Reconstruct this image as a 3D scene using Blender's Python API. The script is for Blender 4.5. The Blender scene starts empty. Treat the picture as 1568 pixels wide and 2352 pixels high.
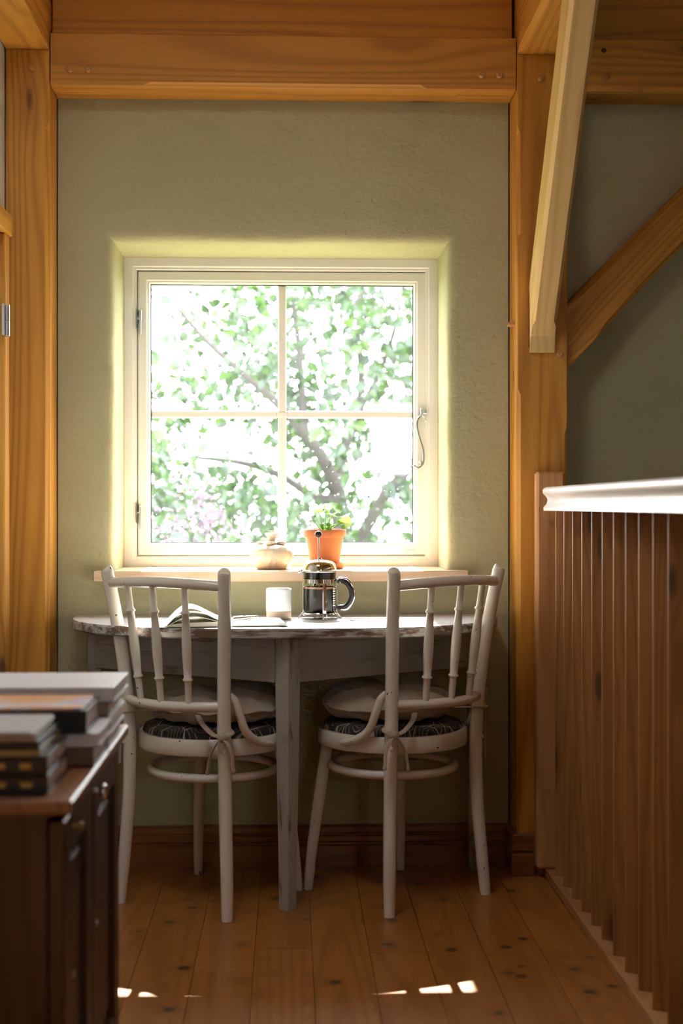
import bpy, bmesh, math, random
from mathutils import Vector, Matrix, noise
R = math.radians
PI = math.pi
rnd = random.Random(7)
scene = bpy.context.scene
col = scene.collection

# ------------------------------------------------------------------ camera
cam_d = bpy.data.cameras.new('camera')
cam = bpy.data.objects.new('camera', cam_d)
col.objects.link(cam)
cam.location = (0, 0, 1.05)
cam.rotation_euler = (R(90), 0, R(-2.104))
cam_d.sensor_fit = 'VERTICAL'
cam_d.sensor_height = 36
cam_d.sensor_width = 24
cam_d.lens = 50
cam_d.shift_y = -13 / 2352
cam_d.clip_start = 0.05
cam_d.clip_end = 200
cam_d.dof.use_dof = True
cam_d.dof.focus_distance = 3.98
cam_d.dof.aperture_fstop = 3.0
scene.camera = cam

# ------------------------------------------------------------------ world (sky), sun, exposure; the daylight enters by the window, a roof window and an added rear opening for fill
world = bpy.data.worlds.new('sky')
scene.world = world
world.use_nodes = True
bg = world.node_tree.nodes['Background']
bg.inputs['Color'].default_value = (0.93, 0.97, 1.0, 1)
bg.inputs['Strength'].default_value = 14.5

SUN_EL = 51.0
sun_d = bpy.data.lights.new('sun', 'SUN')
sun_d.energy = 62
sun_d.angle = R(0.6)
sun_d.color = (1.0, 0.965, 0.91)
sun = bpy.data.objects.new('sun', sun_d)
col.objects.link(sun)
sun.location = (0, 12, 14)
sun.rotation_euler = (R(-(90 - SUN_EL)), 0, R(0.5))


vs = scene.view_settings
vs.view_transform = 'Standard'
vs.look = 'None'
vs.gamma = 1
vs.exposure = 0.12
vs.use_curve_mapping = False
scene.cycles.caustics_reflective = False
scene.cycles.caustics_refractive = False
scene.cycles.max_bounces = 7
scene.cycles.diffuse_bounces = 4
scene.cycles.glossy_bounces = 3
scene.cycles.transmission_bounces = 3
scene.cycles.transparent_max_bounces = 12
scene.cycles.sample_clamp_indirect = 6
scene.cycles.use_adaptive_sampling = True
scene.cycles.adaptive_threshold = 0.05


# ------------------------------------------------------------------ material helpers
class NT:
    def __init__(s, name):
        s.m = bpy.data.materials.new(name)
        s.m.use_nodes = True
        s.t = s.m.node_tree
        s.n = s.t.nodes
        s.l = s.t.links
        s.bsdf = s.n['Principled BSDF']
        s.out = s.n['Material Output']

    def new(s, t, **kw):
        n = s.n.new(t)
        for k, v in kw.items():
            setattr(n, k, v)
        return n

    def put(s, sock, v):
        if isinstance(v, bpy.types.NodeSocket):
            s.l.new(v, sock)
        else:
            sock.default_value = v

    def math(s, op, a, b=0.0, clamp=False):
        n = s.new('ShaderNodeMath', operation=op, use_clamp=clamp)
        s.put(n.inputs[0], a)
        s.put(n.inputs[1], b)
        return n.outputs[0]

    def mix(s, f, a, b, mode='MIX'):
        n = s.new('ShaderNodeMix', data_type='RGBA', blend_type=mode)
        s.put(n.inputs[0], f)
        s.put(n.inputs[6], a if isinstance(a, bpy.types.NodeSocket) else (*a, 1))
        s.put(n.inputs[7], b if isinstance(b, bpy.types.NodeSocket) else (*b, 1))
        return n.outputs[2]

    def ramp(s, f, p0, p1, c0=(0, 0, 0), c1=(1, 1, 1)):
        n = s.new('ShaderNodeValToRGB')
        s.put(n.inputs[0], f)
        e = n.color_ramp.elements
        e[0].position, e[1].position = p0, p1
        e[0].color, e[1].color = (*c0, 1), (*c1, 1)
        return n.outputs[0]

    def noise(s, v, scale, detail=3, rough=0.5, dist=0.0):
        n = s.new('ShaderNodeTexNoise')
        s.put(n.inputs['Vector'], v)
        n.inputs['Scale'].default_value = scale
        n.inputs['Detail'].default_value = detail
        n.inputs['Roughness'].default_value = rough
        n.inputs['Distortion'].default_value = dist
        return n.outputs['Fac']

    def coords(s, scale=(1, 1, 1), rand=True, rot=(0, 0, 0)):
        tc = s.new('ShaderNodeTexCoord')
        v = tc.outputs['Object']
        if rand:
            oi = s.new('ShaderNodeObjectInfo')
            m = s.new('ShaderNodeVectorMath', operation='MULTIPLY_ADD')
            cmb = s.new('ShaderNodeCombineXYZ')
            for i in range(3):
                s.l.new(oi.outputs['Random'], cmb.inputs[i])
            s.l.new(cmb.outputs[0], m.inputs[0])
            m.inputs[1].default_value = (37, 53, 71)
            s.l.new(v, m.inputs[2])
            v = m.outputs[0]
        mp = s.new('ShaderNodeMapping')
        s.l.new(v, mp.inputs['Vector'])
        mp.inputs['Scale'].default_value = scale
        mp.inputs['Rotation'].default_value = rot
        return mp.outputs[0]

    def bump(s, h, strength=0.3, dist=0.01):
        n = s.new('ShaderNodeBump')
        n.inputs['Strength'].default_value = strength
        n.inputs['Distance'].default_value = dist
        s.l.new(h, n.inputs['Height'])
        s.l.new(n.outputs[0], s.bsdf.inputs['Normal'])

    def set(s, **kw):
        for k, v in kw.items():
            sock = s.bsdf.inputs[k.replace('_', ' ')]
            if isinstance(v, tuple) and len(v) == 3:
                v = (*v, 1)
            s.put(sock, v)
        return s


M = {}


def plain(key, c, rough=0.5, metal=0.0, **kw):
    t = NT(key)
    t.set(Base_Color=c, Roughness=rough, Metallic=metal, **kw)
    M[key] = t.m
    return t


def wood(key, light, dark, axis, rough=0.5, ring=10.0, cross=9.0, knot=0.055, knot_scale=3.2, knot_col=(0.07, 0.028, 0.01), coat=0.0, bump=0.12, kst=0.32):
    """pine: long grain along the given local axis, growth rings, dark knots that bend the rings"""
    t = NT(key)
    st = 0.05
    sc = {'X': (st, 1, 1), 'Y': (1, st, 1), 'Z': (1, 1, st)}[axis]
    v = t.coords(sc)
    kv = t.coords({'X': (kst, 1, 1), 'Y': (1, kst, 1), 'Z': (1, 1, kst)}[axis])
    vo = t.new('ShaderNodeTexVoronoi')
    t.l.new(kv, vo.inputs['Vector'])
    vo.inputs['Scale'].default_value = knot_scale
    kd = vo.outputs['Distance']
    near = t.math('POWER', t.math('SUBTRACT', 1.0, t.math('MINIMUM', t.math('MULTIPLY', kd, 2.2), 1.0)), 2.0)
    big = t.noise(v, cross * 0.55, 1, 0.5)
    ph = t.math('ADD', t.math('MULTIPLY', big, ring * 20.0), t.math('MULTIPLY', near, 9.0))
    rings = t.math('ADD', t.math('MULTIPLY', t.math('SINE', ph), 0.5), 0.5)
    rings = t.math('POWER', rings, 2.2)
    fine = t.noise(v, cross * 22, 1, 0.6)
    tone = t.noise(v, 1.4, 0)
    c = t.mix(t.math('MULTIPLY', rings, 0.55), light, dark)
    c = t.mix(t.math('MULTIPLY', fine, 0.45), c, dark)
    c = t.mix(t.ramp(tone, 0.35, 0.7), c, t.mix(0.35, c, dark))
    kmask = t.ramp(kd, knot * 0.55, knot, (1, 1, 1), (0, 0, 0))
    halo = t.ramp(kd, knot, knot * 2.6, (0.45, 0.45, 0.45), (0, 0, 0))
    c = t.mix(halo, c, dark)
    c = t.mix(t.math('MULTIPLY', kmask, 0.85), c, knot_col)
    t.set(Base_Color=c, Roughness=t.math('ADD', rough, t.math('MULTIPLY', fine, 0.12)))
    if coat:
        t.set(Coat_Weight=coat, Coat_Roughness=0.25)
    M[key] = t.m
    return t


TIMBER, TIMBER_D = (0.70, 0.335, 0.042), (0.33, 0.122, 0.010)
for ax in 'XYZ':
    wood('timber_' + ax, TIMBER, TIMBER_D, ax, rough=0.55, ring=7, cross=8, knot=0.10, knot_scale=6.0)
wood('brace_pine', (0.86, 0.62, 0.28), (0.60, 0.35, 0.10), 'X', rough=0.5, ring=8, cross=9, knot=0.11, knot_scale=7.0)
wood('brace_timber', TIMBER, TIMBER_D, 'X', rough=0.5, ring=9, cross=9, knot=0.10, knot_scale=7.0)
wood('floor_pine', (0.42, 0.165, 0.030), (0.22, 0.068, 0.009), 'Y', rough=0.34, ring=6, cross=7, knot=0.17, knot_scale=9.0, kst=1.0, knot_col=(0.03, 0.012, 0.006), coat=0.25, bump=0.05)
wood('rail_pine', (0.40, 0.175, 0.046), (0.21, 0.075, 0.016), 'Z', rough=0.45, ring=8, cross=10, knot=0.12, knot_scale=8, knot_col=(0.06, 0.025, 0.012))
wood('newel_pine', (0.60, 0.31, 0.12), (0.40, 0.17, 0.05), 'Z', rough=0.45, ring=8, cross=10, knot=0.12, knot_scale=8)
wood('base_rail_pine', (0.52, 0.27, 0.11), (0.30, 0.13, 0.04), 'Y', rough=0.4, ring=8, cross=10)
wood('handrail_lit_wood', (0.80, 0.76, 0.74), (0.62, 0.54, 0.50), 'Y', rough=0.35, ring=10, cross=12, knot=0.02, coat=0.4)  # near-white tone puts the strong light on the rail into the colour
wood('sill_pine', (0.74, 0.60, 0.44), (0.58, 0.34, 0.17), 'X', rough=0.4, ring=9, cross=10, knot=0.02)
wood('baseboard_pine', (0.30, 0.11, 0.022), (0.15, 0.042, 0.006), 'X', rough=0.4, ring=6, cross=8, knot=0.13, knot_scale=7.0, coat=0.2)
wood('cabinet_wood', (0.075, 0.028, 0.008), (0.026, 0.008, 0.003), 'Z', rough=0.35, ring=6, cross=10, knot=0.0, coat=0.1)
wood('cabinet_top_wood', (0.33, 0.135, 0.05), (0.17, 0.06, 0.02), 'Y', rough=0.3, ring=6, cross=10, knot=0.0, coat=0.5)
wood('peg_wood', (0.50, 0.28, 0.10), (0.36, 0.17, 0.05), 'Y', rough=0.6, knot=0.0)


def plaster(key, c1, c2):
    t = NT(key)
    v = t.coords((1, 1, 1), rand=False)
    big = t.noise(v, 2.2, 2, 0.55)
    mid = t.noise(v, 9, 4, 0.6)
    fine = t.noise(v, 80, 2, 0.6)
    pit = t.ramp(t.noise(v, 34, 1, 0.55), 0.66, 0.74)
    vt = t.coords((2.2, 2.2, 7.0), rand=False, rot=(0, R(14), 0))
    trowel = t.noise(vt, 4.0, 3, 0.6)
    c = t.mix(t.ramp(big, 0.3, 0.72), c1, c2)
    c = t.mix(t.math('MULTIPLY', mid, 0.25), c, tuple(x * 0.75 for x in c1))
    t.set(Base_Color=c, Roughness=0.92)
    t.bsdf.inputs['Specular IOR Level'].default_value = 0.2
    h = t.math('ADD', t.math('MULTIPLY', mid, 0.8), t.math('MULTIPLY', fine, 0.22))
    h = t.math('ADD', h, t.math('MULTIPLY', trowel, 0.45))
    h = t.math('SUBTRACT', h, t.math('MULTIPLY', pit, 0.10))
    t.bump(h, 0.6, 0.012)
    M[key] = t.m


plaster('plaster', (0.415, 0.393, 0.222), (0.475, 0.442, 0.275))
plaster('plaster_pale', (0.62, 0.64, 0.55), (0.70, 0.71, 0.62))

plain('window_paint', (0.80, 0.80, 0.78), 0.42)
plain('door_paint', (0.66, 0.67, 0.61), 0.5)
plain('steel', (0.62, 0.63, 0.64), 0.28, 1.0)
plain('dark_steel', (0.30, 0.33, 0.33), 0.35, 1.0)
plain('chrome', (0.86, 0.86, 0.87), 0.05, 1.0)
plain('black_plastic', (0.012, 0.012, 0.013), 0.35, Specular_IOR_Level=0.25)
plain('black_chrome', (0.10, 0.10, 0.105), 0.2, 1.0)
plain('coffee', (0.008, 0.004, 0.002), 0.25, Specular_IOR_Level=0.15)
plain('crema', (0.28, 0.13, 0.05), 0.5)
plain('white_print', (0.78, 0.78, 0.76), 0.5)
plain('ceramic_white', (0.54, 0.57, 0.58), 0.16)
plain('stoneware', (0.33, 0.25, 0.18), 0.75)
plain('paper', (0.86, 0.85, 0.80), 0.7)
plain('ruled_paper', (0.80, 0.80, 0.66), 0.7)
plain('notebook_cover', (0.03, 0.045, 0.042), 0.45)
plain('ribbon_green', (0.10, 0.24, 0.22), 0.6)
plain('ribbon_brown', (0.16, 0.07, 0.04), 0.6)
plain('gap_dark', (0.02, 0.016, 0.010), 0.9)
plain('soil', (0.05, 0.032, 0.02), 0.95)
plain('stem_green', (0.22, 0.42, 0.08), 0.5)
plain('bark', (0.05, 0.04, 0.038), 0.9)
plain('gold', (0.45, 0.32, 0.11), 0.4, 1.0)
plain('lower_floor', (0.30, 0.15, 0.06), 0.5)


def glass(key, dirt_and_veil=True, tint=(0.97, 0.985, 0.98), refl=1.0):
    t = NT(key)
    tr = t.new('ShaderNodeBsdfTransparent')
    tr.inputs[0].default_value = (*tint, 1)
    gl = t.new('ShaderNodeBsdfGlossy')
    gl.inputs['Roughness'].default_value = 0.02
    fr = t.new('ShaderNodeLayerWeight')
    fr.inputs[0].default_value = 0.5
    mx = t.new('ShaderNodeMixShader')
    fz = t.math('ADD', t.math('MULTIPLY', t.math('POWER', fr.outputs['Facing'], 4.0), 0.6), 0.035)
    t.l.new(t.math('MULTIPLY', fz, refl), mx.inputs[0])
    t.l.new(tr.outputs[0], mx.inputs[1])
    t.l.new(gl.outputs[0], mx.inputs[2])
    last = mx.outputs[0]
    if dirt_and_veil:                                       # dried rain spots, and a whitish veil standing in for glare haze
        v = t.coords((1, 1, 1))
        vo = t.new('ShaderNodeTexVoronoi')
        t.l.new(v, vo.inputs['Vector'])
        vo.inputs['Scale'].default_value = 75
        vo.inputs['Randomness'].default_value = 1.0
        wn = t.new('ShaderNodeTexWhiteNoise')
        t.l.new(vo.outputs['Position'], wn.inputs['Vector'])
        rad = t.math('MULTIPLY', t.math('POWER', wn.outputs['Value'], 5.0), 0.28)
        spot = t.math('LESS_THAN', vo.outputs['Distance'], rad)
        glare_veil = t.ramp(t.noise(v, 3.0, 3), 0.3, 0.75, (0.002, 0.002, 0.002), (0.006, 0.006, 0.006))
        d = t.math('ADD', t.math('MULTIPLY', spot, 0.16), glare_veil, True)
        tl = t.new('ShaderNodeBsdfTranslucent')
        tl.inputs[0].default_value = (0.95, 0.97, 0.98, 1)
        m2 = t.new('ShaderNodeMixShader')
        t.l.new(d, m2.inputs[0])
        t.l.new(last, m2.inputs[1])
        t.l.new(tl.outputs[0], m2.inputs[2])
        last = m2.outputs[0]
    t.l.new(last, t.out.inputs['Surface'])
    M[key] = t.m


glass('window_glass')
glass('press_glass', dirt_and_veil=False, tint=(0.95, 0.97, 0.96), refl=0.3)


def chair_paint(key, c):
    t = NT(key)
    v = t.coords((1, 1, 1))
    chip = t.ramp(t.noise(v, 55, 2, 0.5), 0.735, 0.75)
    yel = t.noise(v, 6, 3)
    cc = t.mix(t.math('MULTIPLY', yel, 0.5), c, (c[0] * 0.86, c[1] * 0.80, c[2] * 0.70))
    cc = t.mix(chip, cc, (0.10, 0.055, 0.03))
    t.set(Base_Color=cc, Roughness=0.22)
    t.bump(t.noise(v, 90, 2), 0.06, 0.002)
    M[key] = t.m


chair_paint('chair_paint', (0.67, 0.625, 0.545))


def worn_paint(key, axis, lo, hi, paint=(0.60, 0.565, 0.53), under=(0.15, 0.085, 0.05)):
    t = NT(key)
    st = 0.12
    sc = {'X': (st, 1, 1), 'Y': (1, st, 1), 'Z': (1, 1, st)}[axis]
    v = t.coords(sc)
    v2 = t.coords((1, 1, 1))
    w = t.math('ADD', t.math('MULTIPLY', t.noise(v, 60, 5, 0.65, 0.3), 0.6), t.math('MULTIPLY', t.noise(v2, 7, 4, 0.6), 0.4))
    mask = t.ramp(w, lo, hi)
    pc = t.mix(t.noise(v, 14, 3), paint, tuple(x * 0.72 for x in paint))
    t.set(Base_Color=t.mix(mask, pc, under), Roughness=0.55)
    t.bump(t.math('SUBTRACT', t.math('MULTIPLY', t.noise(v, 90, 3), 0.4), mask), 0.35, 0.002)
    M[key] = t.m


worn_paint('table_top_paint', 'X', 0.56, 0.66, paint=(0.52, 0.475, 0.46), under=(0.20, 0.125, 0.10))
worn_paint('table_rim_paint', 'X', 0.455, 0.53, paint=(0.46, 0.43, 0.41), under=(0.12, 0.07, 0.042))
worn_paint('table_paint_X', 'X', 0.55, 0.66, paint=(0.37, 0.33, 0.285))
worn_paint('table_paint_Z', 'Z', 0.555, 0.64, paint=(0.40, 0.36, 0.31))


def fabric(key, c):
    t = NT(key)
    v = t.coords((1, 1, 1))
    wv = t.noise(v, 420, 2, 0.6)
    cc = t.mix(t.math('MULTIPLY', wv, 0.4), c, tuple(x * 0.7 for x in c))
    t.set(Base_Color=cc, Roughness=0.9)
    t.bsdf.inputs['Sheen Weight'].default_value = 0.25
    t.bump(t.math('ADD', t.math('MULTIPLY', wv, 0.3), t.noise(v, 22, 3, 0.5)), 0.35, 0.006)
    M[key] = t.m


fabric('beige_cotton', (0.38, 0.295, 0.215))


def leaf_print(key):
    """dark cloth with fine pale leaf outlines and veins"""
    t = NT(key)
    v = t.coords((1, 1, 0.2))
    vo = t.new('ShaderNodeTexVoronoi', feature='DISTANCE_TO_EDGE')
    t.l.new(v, vo.inputs['Vector'])
    vo.inputs['Scale'].default_value = 15
    edge = t.math('LESS_THAN', vo.outputs['Distance'], 0.022)
    v2 = t.new('ShaderNodeTexVoronoi')
    t.l.new(v, v2.inputs['Vector'])
    v2.inputs['Scale'].default_value = 15
    ripple = t.math('GREATER_THAN', t.math('SINE', t.math('MULTIPLY', v2.outputs['Distance'], 46.0)), 0.955)
    m = t.math('MULTIPLY', t.math('MAXIMUM', edge, ripple), 0.8)
    t.set(Base_Color=t.mix(m, (0.018, 0.013, 0.012), (0.42, 0.35, 0.27)), Roughness=0.8)
    M[key] = t.m


leaf_print('leaf_cloth')


def terracotta():
    t = NT('terracotta')
    v = t.coords()
    n = t.noise(v, 14, 4)
    t.set(Base_Color=t.mix(n, (0.42, 0.125, 0.042), (0.50, 0.17, 0.065)), Roughness=0.8)
    t.bump(t.noise(v, 160, 2), 0.1, 0.002)
    M['terracotta'] = t.m


terracotta()


def alabaster():
    t = NT('alabaster')
    v = t.coords()
    n = t.noise(v, 16, 5, 0.6, 1.2)
    vein = t.ramp(t.math('ABSOLUTE', t.math('SUBTRACT', t.noise(v, 11, 4, 0.6, 1.5), 0.5)), 0.0, 0.035, (1, 1, 1), (0, 0, 0))
    c = t.mix(t.ramp(n, 0.35, 0.7), (0.62, 0.48, 0.33), (0.70, 0.64, 0.55))
    c = t.mix(t.math('MULTIPLY', vein, 0.4), c, (0.42, 0.24, 0.11))
    t.set(Base_Color=c, Roughness=0.3)
    t.bsdf.inputs['Subsurface Weight'].default_value = 0.0
    t.bsdf.inputs['Subsurface Radius'].default_value = (0.05, 0.03, 0.015)
    t.bsdf.inputs['Subsurface Scale'].default_value = 0.6
    M['alabaster'] = t.m


alabaster()


def leafmat(key, c1, c2, transl=0.55):
    t = NT(key)
    v = t.coords(rand=False)
    n = t.noise(v, 2.5, 3)
    c = t.mix(t.ramp(n, 0.35, 0.65), c1, c2)
    df = t.new('ShaderNodeBsdfDiffuse')
    tl = t.new('ShaderNodeBsdfTranslucent')
    t.l.new(c, df.inputs[0])
    t.l.new(t.mix(0.5, c, (0.75, 0.95, 0.25), 'MULTIPLY') if False else c, tl.inputs[0])
    gl = t.new('ShaderNodeBsdfGlossy')
    gl.inputs['Roughness'].default_value = 0.35
    gl.inputs[0].default_value = (0.9, 0.95, 1, 1)
    m1 = t.new('ShaderNodeMixShader')
    m1.inputs[0].default_value = transl
    t.l.new(df.outputs[0], m1.inputs[1])
    t.l.new(tl.outputs[0], m1.inputs[2])
    m2 = t.new('ShaderNodeMixShader')
    m2.inputs[0].default_value = 0.06
    t.l.new(m1.outputs[0], m2.inputs[1])
    t.l.new(gl.outputs[0], m2.inputs[2])
    t.l.new(m2.outputs[0], t.out.inputs['Surface'])
    M[key] = t.m


leafmat('pot_leaf', (0.045, 0.12, 0.010), (0.09, 0.17, 0.018), 0.6)
leafmat('tree_leaf', (0.010, 0.034, 0.004), (0.034, 0.068, 0.008), 0.5)
leafmat('shrub_leaf', (0.010, 0.032, 0.006), (0.027, 0.053, 0.010), 0.45)
leafmat('blossom', (0.075, 0.036, 0.065), (0.095, 0.052, 0.085), 0.5)


def lawn():
    t = NT('lawn')
    v = t.coords(rand=False)
    t.set(Base_Color=t.mix(t.noise(v, 1.5, 5), (0.05, 0.09, 0.03), (0.09, 0.13, 0.05)), Roughness=0.95)
    M['lawn'] = t.m


lawn()


def cover(key, c, pattern=None):
    t = NT(key)
    v = t.coords()
    cc = t.mix(t.math('MULTIPLY', t.noise(v, 12, 3), 0.3), c, tuple(x * 0.7 for x in c))
    if pattern:
        n = t.noise(v, 7, 3, 0.6, 1.0)
        cc = t.mix(t.ramp(n, 0.42, 0.52), cc, pattern[0])
        cc = t.mix(t.ramp(t.noise(v, 9, 2, 0.5, 0.5), 0.55, 0.62), cc, pattern[1])
    t.set(Base_Color=cc, Roughness=0.4)
    M[key] = t.m


cover('cover_white', (0.74, 0.73, 0.76))
cover('cover_grey', (0.50, 0.50, 0.52))
cover('cover_brown', (0.20, 0.12, 0.075))
cover('cover_black', (0.016, 0.016, 0.016))
cover('cover_ochre', (0.36, 0.25, 0.09))
cover('cover_tan', (0.36, 0.27, 0.19))
cover('cover_print', (0.62, 0.58, 0.62), ((0.70, 0.36, 0.16), (0.42, 0.34, 0.52)))


def pages():
    t = NT('pages')
    v = t.coords((1, 1, 60))
    t.set(Base_Color=t.mix(t.noise(v, 10, 2), (0.88, 0.86, 0.87), (0.72, 0.68, 0.68)), Roughness=0.8)
    M['pages'] = t.m


pages()


# ------------------------------------------------------------------ mesh helpers
class MB:
    def __init__(s):
        s.v, s.f, s.mi = [], [], []
        s.cur = 0

    def add(s, vs_, fs_):
        o = len(s.v)
        s.v += [tuple(p) for p in vs_]
        for f in fs_:
            s.f.append(tuple(i + o for i in f))
            s.mi.append(s.cur)
        return s

    def box(s, x0, x1, y0, y1, z0, z1, ch=0.0, mat=None):
        """box with chamfered edges (ch > 0)"""
        bm = bmesh.new()
        bmesh.ops.create_cube(bm, size=1)
        for v in bm.verts:
            v.co = Vector(((x0 + x1) / 2 + v.co.x * (x1 - x0), (y0 + y1) / 2 + v.co.y * (y1 - y0), (z0 + z1) / 2 + v.co.z * (z1 - z0)))
        if ch > 0:
            bmesh.ops.bevel(bm, geom=list(bm.edges), offset=ch, segments=1, affect='EDGES')
        bm.verts.index_update()
        vs_ = [(mat @ v.co) if mat else v.co for v in bm.verts]
        s.add(vs_, [[v.index for v in f.verts] for f in bm.faces])
        bm.free()
        return s

    def loft(s, loops, close=True, cap0=True, cap1=True):
        n = len(loops[0])
        vs_ = [p for L in loops for p in L]
        fs_ = []
        for i in range(len(loops) - 1):
            for j in range(n if close else n - 1):
                k = (j + 1) % n
                fs_.append((i * n + j, i * n + k, (i + 1) * n + k, (i + 1) * n + j))
        if close and cap0:
            fs_.append(tuple(reversed(range(n))))
        if close and cap1:
            b = (len(loops) - 1) * n
            fs_.append(tuple(range(b, b + n)))
        return s.add(vs_, fs_)

    def lathe(s, prof, c=(0, 0, 0), seg=32, cap0=True, cap1=True, wob=None):
        loops = []
        for r, z in prof:
            loops.append([(c[0] + r * math.cos(2 * PI * k / seg), c[1] + r * math.sin(2 * PI * k / seg), c[2] + z) for k in range(seg)])
        return s.loft(loops, True, cap0, cap1)

    def tube(s, pts, rad, seg=12, sub=0, flat=1.0, closed=False):
        pts = [Vector(p) for p in pts]
        rad = rad if isinstance(rad, (list, tuple)) else [rad] * len(pts)
        if sub:
            pts, rad = catmull(pts, rad, sub)
        n = len(pts)
        tan = []
        for i in range(n):
            if closed:
                t = pts[(i + 1) % n] - pts[(i - 1) % n]
            else:
                t = pts[min(i + 1, n - 1)] - pts[max(i - 1, 0)]
            tan.append(t.normalized())
        up = Vector((0, 0, 1)) if abs(tan[0].z) < 0.9 else Vector((0, 1, 0))
        x = tan[0].cross(up).normalized()
        loops = []
        for i in range(n):
            x = (x - tan[i] * x.dot(tan[i])).normalized()
            y = tan[i].cross(x)
            loops.append([pts[i] + (x * math.cos(2 * PI * k / seg) + y * math.sin(2 * PI * k / seg) * flat) * rad[i] for k in range(seg)])
        if closed:
            loops.append(loops[0])
            return s.loft(loops, True, False, False)
        return s.loft(loops)

    def ball(s, c, r, seg=16, sq=(1, 1, 1)):
        prof = [(max(r * math.sin(PI * i / 10), 1e-4), -r * math.cos(PI * i / 10)) for i in range(11)]
        o = len(s.v)
        s.lathe(prof, (0, 0, 0), seg)
        for i in range(o, len(s.v)):
            p = s.v[i]
            s.v[i] = (c[0] + p[0] * sq[0], c[1] + p[1] * sq[1], c[2] + p[2] * sq[2])
        return s

    def build(s, name, mat, parent=None, smooth=0, loc=None):
        me = bpy.data.meshes.new(name)
        me.from_pydata(s.v, [], s.f)
        bm = bmesh.new()
        bm.from_mesh(me)
        bmesh.ops.recalc_face_normals(bm, faces=bm.faces)
        bm.to_mesh(me)
        bm.free()
        mats = mat if isinstance(mat, (list, tuple)) else [mat]
        for m in mats:
            me.materials.append(M[m])
        if len(mats) > 1:
            me.polygons.foreach_set('material_index', s.mi)
        if smooth:
            me.polygons.foreach_set('use_smooth', [True] * len(me.polygons))
            if smooth < 180:
                me.set_sharp_from_angle(angle=R(smooth))
        o = bpy.data.objects.new(name, me)
        col.objects.link(o)
        if parent:
            o.parent = parent
        if loc:
            o.location = loc
        return o


def catmull(pts, rad, sub):
    P, Q = [], []
    n = len(pts)
    for i in range(n - 1):
        p0, p1, p2, p3 = pts[max(i - 1, 0)], pts[i], pts[i + 1], pts[min(i + 2, n - 1)]
        for k in range(sub):
            t = k / sub
            P.append(0.5 * ((2 * p1) + (p2 - p0) * t + (2 * p0 - 5 * p1 + 4 * p2 - p3) * t * t + (3 * p1 - p0 - 3 * p2 + p3) * t ** 3))
            Q.append(rad[i] * (1 - t) + rad[i + 1] * t)
    P.append(pts[-1])
    Q.append(rad[-1])
    return P, Q


def tag(o, label=None, cat=None, group=None, kind=None):
    for k, v in (('label', label), ('category', cat), ('group', group), ('kind', kind)):
        if v:
            o[k] = v
    return o


def empty(name, loc, rz=0.0, label=None, cat=None, group=None, kind=None):
    o = bpy.data.objects.new(name, None)
    o.empty_display_size = 0.05
    col.objects.link(o)
    o.location = loc
    o.rotation_euler = (0, 0, rz)
    return tag(o, label, cat, group, kind)


def part_copy(o, parent, loc=None, rot=None):
    c = o.copy()
    col.objects.link(c)
    c.parent = parent
    if loc is not None:
        c.location = loc
    if rot is not None:
        c.rotation_euler = rot
    return c


def struct(o):
    o['kind'] = 'structure'
    return o


# ------------------------------------------------------------------ the shell of the room
YW = 4.165                                             # face of the plaster between the timbers
wl, wr, wb, wt = -0.511, 0.463, 0.860, 1.822           # window niche


def rect_loop(x0, x1, z0, z1, y, n=26, r=0.0, jit=0.0, seed=0.0):
    """closed loop of 4n points around a rectangle, starting at the lower left, with hand-made unevenness"""
    pts = []
    cs = [(x0, z0), (x1, z0), (x1, z1), (x0, z1)]
    for i in range(4):
        a, b = cs[i], cs[(i + 1) % 4]
        for k in range(n):
            t = k / n
            pts.append((a[0] + (b[0] - a[0]) * t, a[1] + (b[1] - a[1]) * t))
    cx, cz = (x0 + x1) / 2, (z0 + z1) / 2
    out = []
    for x, z in pts:
        j = noise.noise(Vector((x * 9, z * 9, seed))) * jit
        dx, dz = x - cx, z - cz
        l = math.hypot(dx, dz)
        out.append((x + dx / l * j, y + noise.noise(Vector((x * 7, z * 7, seed + 5))) * jit * 0.6, z + dz / l * j))
    return out


mb = MB()
loops = [rect_loop(-0.90, 0.75, -0.3, 2.75, YW)]
for off, dy, jt in ((0.10, 0, 0), (0.030, 0.0, 0.002), (0.016, 0.003, 0.004), (0.007, 0.010, 0.005), (0.002, 0.022, 0.004), (0.0, 0.05, 0.003), (0.0, 0.16, 0.002), (0.0, 0.268, 0.0), (0.0, 0.36, 0.0)):
    loops.append(rect_loop(wl - off, wr + off, wb - off * (1 if off < 0.05 else 1), wt + off, YW + dy, jit=jt, seed=off * 3))
loops.append(rect_loop(-0.90, 0.75, -0.3, 2.75, YW + 0.36))
mb.loft(loops, True, False, False)
mb.box(0.75, 2.5, YW, YW + 0.36, -2.6, 2.75)
mb.box(-0.90, 0.75, YW, YW + 0.36, -2.6, -0.3)
wall = struct(mb.build('wall_front', 'plaster', smooth=35))

for xg in (-0.6735, 0.6455):                            # open joint between plaster and posts
    MB().box(xg - 0.0016, xg + 0.0016, YW - 0.0012, YW + 0.002, 0.12, 2.234).build('plaster_joint', 'gap_dark', wall)

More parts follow.
